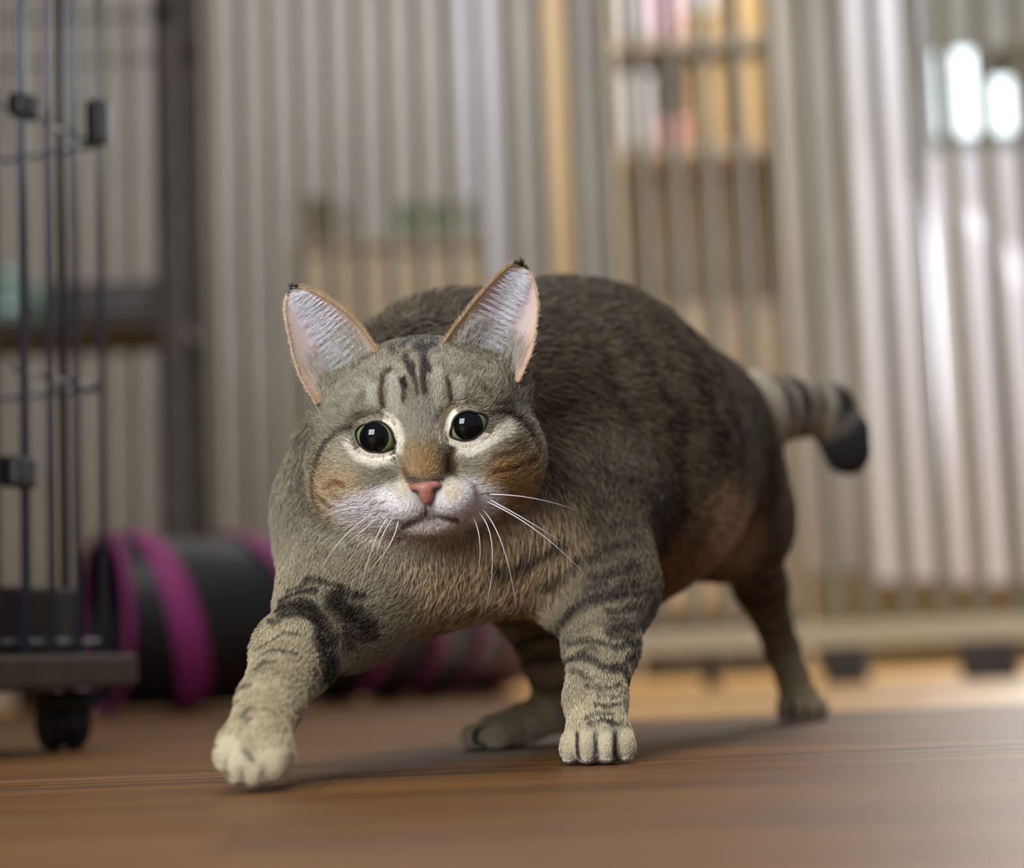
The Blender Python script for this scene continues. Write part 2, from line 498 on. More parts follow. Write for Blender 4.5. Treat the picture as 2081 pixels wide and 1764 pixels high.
def slab(name, a0, a1, b0, b1, z0, z1, mat, bev=.3):
    bm = bmesh.new()
    add_box(bm, (0, 0, (z0 + z1) / 2), (b1 - b0, a1 - a0, z1 - z0), bev)
    q = dA * (a0 + a1) / 2 + dB * (b0 + b1) / 2
    bmesh.ops.rotate(bm, cent=(0, 0, 0), matrix=Matrix.Rotation(ang, 3, 'Z'), verts=bm.verts)
    bmesh.ops.translate(bm, vec=(q[0], q[1], 0), verts=bm.verts)
    return bm_obj(name, bm, mat, cage)
slab('base_board', -1.6, LA + 1.6, -1.6, LB + 1.6, 4.1, 6.3, M_SLAB)
slab('tray', 1.2, LA - 1, 1.2, LB - 1, 6.3, 10.8, M_TRAY)
wr = .27
def wire(p, q, r=wr, nm='wire'):
    return tube(nm, [p, q], r, M_WIRE, cage, 8)
z0w, z1w = 6.3, CH_
k = 0
for i in range(int(LA / 2.95) + 1):
    wire(c3(i * 2.95, 0, z0w), c3(i * 2.95, 0, z1w), .24 if i == 0 else wr)
    wire(c3(i * 2.95, LB, z0w), c3(i * 2.95, LB, z1w))
for i in range(1, int(LB / 3.1) + 1):
    wire(c3(0, i * 3.1, z0w), c3(0, i * 3.1, z1w))
    wire(c3(LA, i * 3.1, z0w), c3(LA, i * 3.1, z1w))
for z in (7.2, 24.6, 41.8, 61.0, CH_):
    tube('frame_rod', [c3(0, 0, z), c3(LA, 0, z), c3(LA, LB, z), c3(0, LB, z)], .22, M_WIRE, cage, 8, True)
def clip(a, b, z, s):
    bm = bmesh.new(); add_box(bm, (0, 0, 0), s, .3)
    bmesh.ops.rotate(bm, cent=(0, 0, 0), matrix=Matrix.Rotation(ang, 3, 'Z'), verts=bm.verts)
    bmesh.ops.translate(bm, vec=c3(a, b, z), verts=bm.verts)
    return bm_obj('corner_clip', bm, M_BLACK, cage)
clip(0, 0, 43.4, (1.3, 1.3, 3.2)); clip(LA, 0, 42.7, (1.3, 1.3, 3.2)); clip(8.6, 0, 42.3, (1.2, 2.0, 1.6)); clip(9.4, 0, 18.0, (1.4, 2.4, 2.0))
for a, b in ((2.6, 1.6), (LA - 2.5, 2.2), (2.5, LB - 2.5), (LA - 2.5, LB - 2.5)):
    ca = empty('caster', c3(a, b, 0), math.radians(35), cage)
    def cyl(nm, r, w_, cz, mat, axis='X', x=0, y=0):
        bm = bmesh.new()
        bmesh.ops.create_cone(bm, cap_ends=True, segments=28, radius1=r, radius2=r, depth=w_)
        if axis == 'X': bmesh.ops.rotate(bm, cent=(0, 0, 0), matrix=Matrix.Rotation(math.pi / 2, 3, 'Y'), verts=bm.verts)
        es = [e for e in bm.edges if e.calc_face_angle(0) > 1]
        bmesh.ops.bevel(bm, geom=es, offset=.25, segments=2, affect='EDGES')
        bmesh.ops.translate(bm, vec=(x, y, cz), verts=bm.verts)
        return bm_obj(nm, bm, mat, ca, False)
    cyl('wheel', 2.0, 1.1, 2.0, M_BLACK, 'X', -.75); cyl('wheel', 2.0, 1.1, 2.0, M_BLACK, 'X', .75)
    bm = bmesh.new(); add_box(bm, (0, -.6, 3.3), (3.2, 3.6, 1.2), .4); add_box(bm, (0, -1.6, 2.4), (.5, 1.0, 2.0), .15); bm_obj('hood', bm, M_BLACK, ca)
    cyl('stem', .5, 1.0, 3.8, M_WIRE, 'Z', 0, -1.2)

# ------------------------------------------------------------------ dark rack behind the cage with folded blankets
RY = 292.0
rx0, rx1 = P(-260, 900, RY)[0], P(352, 900, RY)[0]
M_RACK = noise_mat('dark_brown_rack_paint', (56, 47, 41), (70, 60, 53), (6, 6, 6), 3, 0.5, 0.35)
rack = empty('storage_rack', ((rx0 + rx1) / 2, RY + 12, 0))
tag(rack, 'dark brown rack with a shelf standing behind the wire cage', 'rack')
ro = np.array([rack.location.x, rack.location.y, rack.location.z]) / CM
RHT = 150.0
for x in (rx0, rx1):
    for dy in (-11, 11):
        bm = bmesh.new(); add_box(bm, (x - ro[0], dy, RHT / 2), (3.6, 3.2, RHT), .3); bm_obj('post', bm, M_RACK, rack)
zs = P(200, 655, RY)[2]
zt = P(200, 30, RY)[2]
for z in (12.0, zs, RHT - 4):
    bm = bmesh.new(); add_box(bm, (0, 0, z - ro[2]), (rx1 - rx0 + 2, 24, 2.0), .3); bm_obj('shelf_board', bm, M_RACK, rack)
for dy in (-11, 11):
    tube('rod', [(rx0 - ro[0], dy, zt - ro[2]), (rx1 - ro[0], dy, zt - ro[2])], .35, M_RACK, rack)
    bm = bmesh.new(); add_box(bm, (rx1 - ro[0], dy, zt - ro[2]), (3.2, 3.2, 3.6), .4); bm_obj('joint', bm, M_BLACK, rack)
def blanket(nm, u0, u1, h, mat, lab):
    x0, x1 = P(u0, 640, RY)[0], P(u1, 640, RY)[0]
    bm = bmesh.new()
    nf = 3
    for k in range(nf):
        bmesh.ops.create_cube(bm, size=1.0, matrix=Matrix.Translation(((x0 + x1) / 2, RY + 12, zs + 1.35 + (k + .5) * h / nf)) @ Matrix.Diagonal((x1 - x0 - .5 * k, 19 - .6 * k, h / nf - .06, 1)))
    es = list(bm.edges)
    bmesh.ops.bevel(bm, geom=es, offset=h / nf * .42, segments=3, affect='EDGES')
    o = bm_obj(nm, bm, mat, None, True)
    return tag(o, lab, 'blanket', 'folded blankets on the rack')
blanket('folded_blanket', -40, 46, 9.0, noise_mat('mint_fleece', (160, 186, 176), (176, 200, 190), (9, 9, 9), 3, .95, .1), 'folded mint green blanket on the rack shelf behind the cage')
blanket('folded_blanket', 70, 330, 6.0, noise_mat('grey_fleece', (104, 102, 100), (120, 118, 116), (9, 9, 9), 3, .95, .1), 'folded grey blanket on the rack shelf behind the cage')

# ------------------------------------------------------------------ cat play tunnel
M_NYLON = noise_mat('black_nylon', (13, 14, 17), (19, 20, 24), (20, 20, 20), 4, 0.5, 0.35, bump=.3)
M_MAG = noise_mat('magenta_trim', (116, 34, 88), (134, 42, 102), (20, 20, 20), 4, 0.6, 0.3)
TR = 11.0
ctl = np.array([P(200, 1300, 236)[:2], P(400, 1300, 242)[:2], P(600, 1300, 254)[:2], P(800, 1300, 275)[:2], P(940, 1300, 300)[:2], P(985, 1300, 312)[:2]])
# arc-length resampled smooth path
def cr_path(c, n=160):
    out = []
    c = np.vstack([2 * c[0] - c[1], c, 2 * c[-1] - c[-2]])
    for i in range(1, len(c) - 2):
        for t in np.linspace(0, 1, 60, endpoint=False):
            a, b, d, e = c[i - 1], c[i], c[i + 1], c[i + 2]
            out.append(.5 * (2 * b + (d - a) * t + (2 * a - 5 * b + 4 * d - e) * t * t + (3 * b - a - 3 * d + e) * t ** 3))
    out.append(c[-2]); out = np.array(out)
    s = np.concatenate([[0], np.cumsum(np.linalg.norm(np.diff(out, axis=0), axis=1))])
    ss = np.linspace(0, s[-1], n)
    return np.stack([np.interp(ss, s, out[:, 0]), np.interp(ss, s, out[:, 1])], 1), ss
TP, TS = cr_path(ctl)
tun = empty('play_tunnel', (TP[0][0], TP[0][1], 0.0))
tag(tun, 'black fabric cat tunnel with magenta spiral stripes lying on the floor', 'cat tunnel')
to = np.array([TP[0][0], TP[0][1], 0.0])
PITCH_T = 13.2
def tfr(s):
    x = np.interp(s, TS, TP[:, 0]); y = np.interp(s, TS, TP[:, 1])
    e = .4
    t = np.array([np.interp(s + e, TS, TP[:, 0]) - np.interp(s - e, TS, TP[:, 0]), np.interp(s + e, TS, TP[:, 1]) - np.interp(s - e, TS, TP[:, 1]), 0])
    t = norm(t)
    near = np.array([t[1], -t[0], 0])       # towards the camera
    return np.array([x, y, TR + .6]) - to, t, near
S0 = TS[np.argmin(np.abs(TP[:, 0] / TP[:, 1] * FPX + 1040 - 450))]
def tub_r(s, ph):
    d = ((ph / (2 * math.pi)) - (s - S0) / PITCH_T + .5) % 1.0 - .5
    return TR * (1 - .045 * (1 - math.exp(-(d / .16) ** 2)))
vs, fs = [], []
ns, nr = 120, 40
for layer in (0, 1):
    for i in range(ns + 1):
        s = TS[-1] * i / ns
        c, t, near = tfr(min(max(s, .5), TS[-1] - .5))
        for k in range(nr):
            ph = 2 * math.pi * k / nr
            r = tub_r(s, ph) - layer * .25
            vs.append(c + (np.array([0, 0, 1]) * math.cos(ph) + near * math.sin(ph)) * r)
st = (ns + 1) * nr
for layer in (0, 1):
    for i in range(ns):
        for k in range(nr):
            a = layer * st + i * nr + k; b = layer * st + i * nr + (k + 1) % nr
            q = (a, b, b + nr, a + nr)
            fs.append(q if layer else q[::-1])
for i in (0, ns):
    for k in range(nr):
        a = i * nr + k; b = i * nr + (k + 1) % nr
        fs.append((a, b, b + st, a + st))
mesh_obj('fabric_tube', vs, fs, M_NYLON, tun, True)
# spiral stripe
vs, fs = [], []
n = 420
Wb = 1.55
for i in range(n + 1):
    s = 2.0 + (TS[-1] - 4.0) * i / n
    ph = 2 * math.pi * (s - S0) / PITCH_T
    for dw, dr in ((-Wb, .02), (-Wb * .6, .22), (0, .30), (Wb * .6, .22), (Wb, .02)):
        c, t, near = tfr(s + dw)
        vs.append(c + (np.array([0, 0, 1]) * math.cos(ph) + near * math.sin(ph)) * (TR + dr))
for i in range(n):
    for j in range(4):
        a = i * 5 + j
        fs.append((a, a + 1, a + 6, a + 5))
tag(mesh_obj('spiral_stripe', vs, fs, M_MAG, tun, True), 'magenta spiral stripe')
for s in (.8, TS[-1] - .8):
    c, t, near = tfr(s)
    ring = [c + (np.array([0, 0, 1]) * math.cos(a) + near * math.sin(a)) * TR for a in np.linspace(0, 2 * math.pi, 40, endpoint=False)]
    tag(tube('end_ring', ring, .55, M_MAG, tun, 8, True), 'magenta end hoop')
# ------------------------------------------------------------------ cat
def vnoise(p, seed=0):
    """value noise, p (N,3) -> (N,) in 0..1"""
    p = np.asarray(p, np.float64)
    i = np.floor(p).astype(np.int64); f = p - i
    f = f * f * (3 - 2 * f)
    out = np.zeros(len(p))
    for dx in (0, 1):
        for dy in (0, 1):
            for dz in (0, 1):
                h = (i[:, 0] + dx) * 374761393 + (i[:, 1] + dy) * 668265263 + (i[:, 2] + dz) * 2147483647 + seed * 1013
                h = (h ^ (h >> 13)) * 1274126177
                h = (h ^ (h >> 16)) & 0xFFFF
                w = (f[:, 0] if dx else 1 - f[:, 0]) * (f[:, 1] if dy else 1 - f[:, 1]) * (f[:, 2] if dz else 1 - f[:, 2])
                out += w * (h / 65535.0)
    return out

# head frame: a = towards image right, b = up, c = towards the viewer
HTH = math.radians(6.5)
HO = P(862, 900, 88.0)
HPIT = math.radians(1.0)
_hr = _R * math.cos(HTH) + _U * math.sin(HTH)
_hu = -_R * math.sin(HTH) + _U * math.cos(HTH)
_hf = -_F
HA = _hr
HB = _hu * math.cos(HPIT) + _hf * math.sin(HPIT)
HC = _hf * math.cos(HPIT) - _hu * math.sin(HPIT)
HM = np.stack([HA, HB, HC])       # rows: world -> local

def H(a, b, c):
    return HO + HA * a + HB * b + HC * c

def hpx(u, v):
    """photo pixel on the face -> head frame a, b (cm)"""
    du, dv = u - 862.0, 900.0 - v
    return np.array([(du * math.cos(HTH) + dv * math.sin(HTH)) / 46.0, (-du * math.sin(HTH) + dv * math.cos(HTH)) / 46.0])

PR = []
TRUNK, HEAD, FL, FR, HL, HR, TAIL = range(7)

def ell(g, c, r, k=1.0, M=None, sub=False):
    PR.append(('e', g, np.asarray(c, float), np.asarray(r, float), np.eye(3) if M is None else M, k, sub))

def cap(g, a, b, ra, rb, k=1.0):
    PR.append(('c', g, np.asarray(a, float), np.asarray(b, float), ra, rb, k))

def prim_d(pr, p):
    if pr[0] == 'e':
        _, g, c, r, M, k, sub = pr
        q = (p - c) @ M.T
        k0 = np.linalg.norm(q / r, axis=-1); k1 = np.linalg.norm(q / (r * r), axis=-1)
        return k0 * (k0 - 1.0) / (k1 + 1e-6)
    _, g, a, b, ra, rb, k = pr
    ba = b - a; t = np.clip(((p - a) @ ba) / (ba @ ba), 0, 1)
    return np.linalg.norm(p - a - t[..., None] * ba, axis=-1) - (ra + (rb - ra) * t)

def smin(a, b, k):
    h = np.maximum(k - np.abs(a - b), 0) / k
    return np.minimum(a, b) - h * h * k * 0.25

# trunk frame
B0, B1 = P(900, 960, 95.0), P(1395, 880, 122.0)
BD = norm(B1 - B0)
BS = norm(np.cross(BD, [0, 0, 1.0]))      # towards image right
BU = np.cross(BS, BD)
BM = np.stack([BS, BD, BU])

#@trunk
ell(TRUNK, P(955, 905, 101), (6.9, 8.0, 7.6), 2, BM)          # shoulders
ell(TRUNK, P(1155, 905, 108), (8.1, 9.5, 8.2), 4, BM)         # ribs
ell(TRUNK, P(1235, 1010, 109), (6.9, 10.0, 5.6), 4, BM)       # belly
ell(TRUNK, P(1342, 945, 120), (6.0, 7.6, 6.5), 4, BM)         # rump
cap(TRUNK, P(1160, 880, 108), P(1330, 915, 118), 7.8, 6.5, 4)
ell(TRUNK, P(905, 1090, 94.5), (6.3, 5.0, 4.2), 3, BM)        # chest
ell(TRUNK, P(800, 1010, 94.5), (4.6, 5.0, 4.6), 3)            # neck, left side
cap(TRUNK, P(930, 900, 99), P(860, 950, 92), 6.0, 4.6, 3)     # neck

def chain(g, pts, ks):
    out = []
    for i in range(len(pts) - 1):
        a, b = pts[i], pts[i + 1]
        cap(g, P(*a[:3]), P(*b[:3]), a[3], b[3], ks[i])
    return [P(*a[:3]) for a in pts]

CH = {}
# raised foreleg (image left)
CH[FL] = chain(FL, [(735, 1090, 94.5, 3.5), (692, 1235, 90, 2.5), (600, 1330, 84.5, 1.75), (548, 1430, 79.5, 1.22), (522, 1500, 76.6, 1.2)], [4, 2.0, .8, .6])
# standing foreleg (image right)
CH[FR] = chain(FR, [(1175, 1060, 97, 3.5), (1228, 1190, 95, 2.2), (1222, 1310, 91, 1.62), (1210, 1420, 87.8, 1.28), (1216, 1492, 86.4, 1.25)], [5, 2.2, .8, .6])
# hind leg forward under the belly
CH[HL] = chain(HL, [(1290, 980, 116, 5.0), (1110, 1190, 106, 2.6), (1120, 1330, 108, 1.5), (1135, 1440, 111, 1.15), (1035, 1485, 107.5, 1.1)], [3, 2.2, 1.0, .7])
# hind leg stretched back
CH[HR] = chain(HR, [(1400, 945, 121, 4.7), (1500, 1060, 119, 2.8), (1545, 1190, 127, 1.5), (1590, 1320, 131, 1.05), (1622, 1410, 130.5, 1.15)], [3, 2.4, 1.2, .7])
CH[TAIL] = chain(TAIL, [(1440, 858, 125, 2.5), (1525, 842, 130, 2.6), (1610, 828, 133, 1.85), (1680, 835, 134.5, 1.6), (1712, 880, 135, 1.55), (1722, 915, 135, 1.5)], [2.2, 1, 1, 1, .8])

# paws
TOES = []
def paw(g, centre, fwd, side, up, s=1.0, toe_len=1.0, kt=.2):
    """metacarpal pad plus four toes; centre = middle of the paw at floor level"""
    c = np.asarray(centre, float)
    M = np.stack([side, fwd, up])
    ell(g, c - fwd * 0.35 * s + up * 1.0 * s, np.array([1.38, 1.35, 0.95]) * s, .7, M)
    tl = []
    for i, (dx, df, r) in enumerate(((-1.22, 0.35, .52), (-0.43, 0.95, .58), (0.43, 0.95, .58), (1.22, 0.35, .52))):
        tc = c + side * dx * s + fwd * (df * toe_len) * s + up * 0.74 * s
        ell(g, tc, np.array([r * .92, 0.85 * toe_len, 0.76]) * s, kt, M)
        tl.append(tc)
    TOES.append((g, c, fwd, side, up, s, tl))

def frame(fwd, up=(0, 0, 1.0)):
    fwd = norm(np.asarray(fwd, float)); up = np.asarray(up, float)
    up = norm(up - fwd * (up @ fwd)); side = np.cross(fwd, up)
    return fwd, side, up

pf = P(1218, 1553, 86); pf[2] = 0
fw, sd, up = frame((-0.10, -1, 0)); paw(FR, pf + [0, .6, 0.04], fw, sd, up, 1.0)
ph = P(1632, 1463, 129.8); ph[2] = 0
fw, sd, up = frame((0.05, -1, 0)); paw(HR, ph + [0, .4, 0.04], fw, sd, up, 1.03)
pl = P(985, 1520, 106.0); pl[2] = 0
fw, sd, up = frame((-0.85, -0.5, 0)); paw(HL, pl + [0.4, .2, 0.04], fw, sd, up, 0.92, 1.1)
# raised paw: toes hang forward and down
tip = P(512, 1540, 75.2)
fw, sd, up = frame((-0.32, -0.62, -0.85), (0.0, -1, 0.7)); paw(FL, tip - up * .75 + fw * -0.35, fw, sd, up, 0.90, .9, .6)

#@head
ell(HEAD, H(0, 1.15, -0.9), (4.5, 3.65, 4.2), 2.0, HM)             # skull
for s in (-1, 1):
    ell(HEAD, H(3.05 * s, -1.0, -0.35), (2.35, 2.45, 2.7), 1.2, HM)  # cheek
    ell(HEAD, H(4.0 * s, 2.5, -1.5), (1.2, 1.6, 1.1), 1.2, HM)      # ear root
    ell(HEAD, H(2.0 * s, 2.0, 1.55), (1.9, 1.3, 1.7), 1.0, HM)       # brow
    ell(HEAD, H(2.5 * s, -1.1, 1.9), (1.7, 1.5, 1.6), 1.0, HM)       # under the eye
ell(HEAD, H(0, -2.6, 0.9), (2.9, 1.5, 2.6), 1.0, HM)                # jaw
cap(HEAD, H(0, 2.2, 2.1), H(0, -1.3, 4.1), 1.5, 0.82, 0.9)        # nose bridge
for s in (-1, 1):
    ell(HEAD, H(2.06 * s, .62, 3.35), (1.12, 1.0, 1.1), 0.55, HM, True)   # eye socket
    ell(HEAD, H(0.92 * s, -2.42, 3.6), (1.18, 0.9, 1.15), 0.35, HM)      # whisker pad
ell(HEAD, H(0, -3.35, 2.95), (1.4, .74, 1.05), 0.35, HM)            # chin

HEADP = [p for p in PR if p[1] == HEAD]

def field(prims, h, pad):
    lo = np.full(3, 1e9); hi = -lo
    bb = []
    for pr in prims:
        if pr[0] == 'e':
            r = np.sqrt(((pr[4].T * pr[3]) ** 2).sum(1)); a, b = pr[2] - r, pr[2] + r
        else:
            a = np.minimum(pr[2] - pr[4], pr[3] - pr[5]); b = np.maximum(pr[2] + pr[4], pr[3] + pr[5])
        bb.append((a, b))
        lo = np.minimum(lo, a); hi = np.maximum(hi, b)
    lo = lo - pad; n = np.ceil((hi + pad - lo) / h).astype(int) + 1
    D = np.full(n, 9.0, np.float32)
    for pr, (a, b) in zip(prims, bb):
        k = pr[5] if pr[0] == 'e' else pr[6]
        m = k + 3 * h + .6
        i0 = np.maximum(((a - m - lo) / h).astype(int), 0); i1 = np.minimum(((b + m - lo) / h).astype(int) + 2, n)
        ax = [lo[q] + h * np.arange(i0[q], i1[q]) for q in range(3)]
        g = np.stack(np.meshgrid(*ax, indexing='ij'), -1)
        d = prim_d(pr, g).astype(np.float32)
        sl = tuple(slice(i0[q], i1[q]) for q in range(3))
        if pr[0] == 'e' and pr[6]:
            D[sl] = -smin(-D[sl], d, k)
        else:
            D[sl] = smin(D[sl], d, k)
    return D, lo

def surface_nets(D, lo, h):
    S = D < 0
    n = np.array(D.shape)
    c = np.zeros(n - 1, np.int8)
    for dx in (0, 1):
        for dy in (0, 1):
            for dz in (0, 1):
                c += S[dx:n[0] - 1 + dx, dy:n[1] - 1 + dy, dz:n[2] - 1 + dz]
    act = (c > 0) & (c < 8)
    idx = np.argwhere(act)
    vid = np.full(act.shape, -1, np.int32); vid[act] = np.arange(len(idx))
    acc = np.zeros((len(idx), 3)); cnt = np.zeros(len(idx))
    cor = [(x, y, z) for x in (0, 1) for y in (0, 1) for z in (0, 1)]
    val = {q: D[idx[:, 0] + q[0], idx[:, 1] + q[1], idx[:, 2] + q[2]].astype(float) for q in cor}
    for q in cor:
        for ax in range(3):
            if q[ax] == 0:
                w = list(q); w[ax] = 1; w = tuple(w)
                a, b = val[q], val[w]
                m = (a < 0) != (b < 0)
                t = np.where(m, a / np.where(m, a - b, 1), 0)
                pt = np.tile(np.array(q, float), (len(idx), 1)); pt[:, ax] += t
                acc[m] += pt[m]; cnt[m] += 1
    V = lo + h * (idx + acc / cnt[:, None])
    Q = []
    for ax in range(3):
        o1, o2 = [(1, 2), (2, 0), (0, 1)][ax]
        sl0 = [slice(None)] * 3; sl1 = [slice(None)] * 3
        sl0[ax] = slice(0, -1); sl1[ax] = slice(1, None)
        a = S[tuple(sl0)]; b = S[tuple(sl1)]
        e = np.argwhere(a != b)
        e = e[(e[:, o1] > 0) & (e[:, o2] > 0) & (e[:, o1] < n[o1] - 1) & (e[:, o2] < n[o2] - 1)]
        def g(d1, d2):
            w = e.copy(); w[:, o1] -= d1; w[:, o2] -= d2
            return vid[w[:, 0], w[:, 1], w[:, 2]]
        q = np.stack([g(1, 1), g(0, 1), g(0, 0), g(1, 0)], 1)
        ins = a[e[:, 0], e[:, 1], e[:, 2]]
        q[~ins] = q[~ins][:, ::-1]
        Q.append(q)
    Q = np.concatenate(Q)
    return V, Q[(Q >= 0).all(1)]

def grad(D, lo, h, p):
    def samp(p):
        f = (p - lo) / h
        f = np.clip(f, 0, np.array(D.shape) - 1.001); i = f.astype(int); f = f - i
        r = 0
        for dx in (0, 1):
            for dy in (0, 1):
                for dz in (0, 1):
                    w = (f[:, 0] if dx else 1 - f[:, 0]) * (f[:, 1] if dy else 1 - f[:, 1]) * (f[:, 2] if dz else 1 - f[:, 2])
                    r = r + w * D[i[:, 0] + dx, i[:, 1] + dy, i[:, 2] + dz]
        return r
    e = h * .8
    g = np.stack([samp(p + [e, 0, 0]) - samp(p - [e, 0, 0]), samp(p + [0, e, 0]) - samp(p - [0, e, 0]), samp(p + [0, 0, e]) - samp(p - [0, 0, e])], 1)
    return norm(g), samp(p)

HSTEP = 0.16
D, LO = field(PR, HSTEP, 0.8)
CV, CQ = surface_nets(D, LO, HSTEP)
CN, _ = grad(D, LO, HSTEP, CV)

# ---- regions, coat flow
def regions(p):
    gd = np.full((7, len(p)), 50.0)
    for pr in PR:
        if pr[0] == 'e' and pr[6]: continue
        gd[pr[1]] = np.minimum(gd[pr[1]], prim_d(pr, p))
    w = np.exp(-np.maximum(gd - gd.min(0), 0) / 0.55)
    return (w / w.sum(0)), gd

def chain_s(g, p):
    """arc length along the leg / tail chain, and tangent"""
    best = np.full(len(p), 1e9); s = np.zeros(len(p)); tan = np.zeros((len(p), 3)); L = 0
    pts = CH[g]
    for a, b in zip(pts[:-1], pts[1:]):
        ba = b - a; ln = np.linalg.norm(ba)
        t = np.clip(((p - a) @ ba) / (ln * ln), 0, 1)
        d = np.linalg.norm(p - a - t[:, None] * ba, axis=1)
        m = d < best
        best[m] = d[m]; s[m] = L + t[m] * ln; tan[m] = ba / ln
        L += ln
    return s, tan, L

def seg_d(q, a, b):
    ba = b - a; t = np.clip(((q - a) @ ba) / (ba @ ba + 1e-9), 0, 1)
    return np.linalg.norm(q - a - t[:, None] * ba, axis=1)

def stroke(C, q, pts, w, col, strength=1.0, soft=0.5, mask=None, brk=None):
    """paint a polyline band of half width w (cm) into C"""
    d = np.full(len(q), 1e9)
    if len(pts) == 1:
        d = np.linalg.norm(q - pts[0], axis=1)
    for a, b in zip(pts[:-1], pts[1:]):
        d = np.minimum(d, seg_d(q, np.asarray(a), np.asarray(b)))
    f = np.clip((w * (1 + soft) - d) / (2 * w * soft + 1e-6), 0, 1)
    f = f * f * (3 - 2 * f) * strength
    if mask is not None: f = f * mask
    if brk is not None: f = f * np.clip(.35 + 1.5 * brk, 0, 1)
    C += (np.asarray(col, float) - C) * f[:, None]

def blob(C, q, c, r, col, strength=1.0, soft=0.4, mask=None, ang=0.0):
    d = (q - c); ca, sa = math.cos(ang), math.sin(ang)
    d = np.stack([d[:, 0] * ca + d[:, 1] * sa, -d[:, 0] * sa + d[:, 1] * ca], 1)
    d = np.linalg.norm(d / np.asarray(r), axis=1)
    f = np.clip((1 + soft - d) / (2 * soft), 0, 1); f = f * f * (3 - 2 * f) * strength
    if mask is not None: f = f * mask
    C += (np.asarray(col, float) - C) * f[:, None]

DARK = (34, 31, 30)

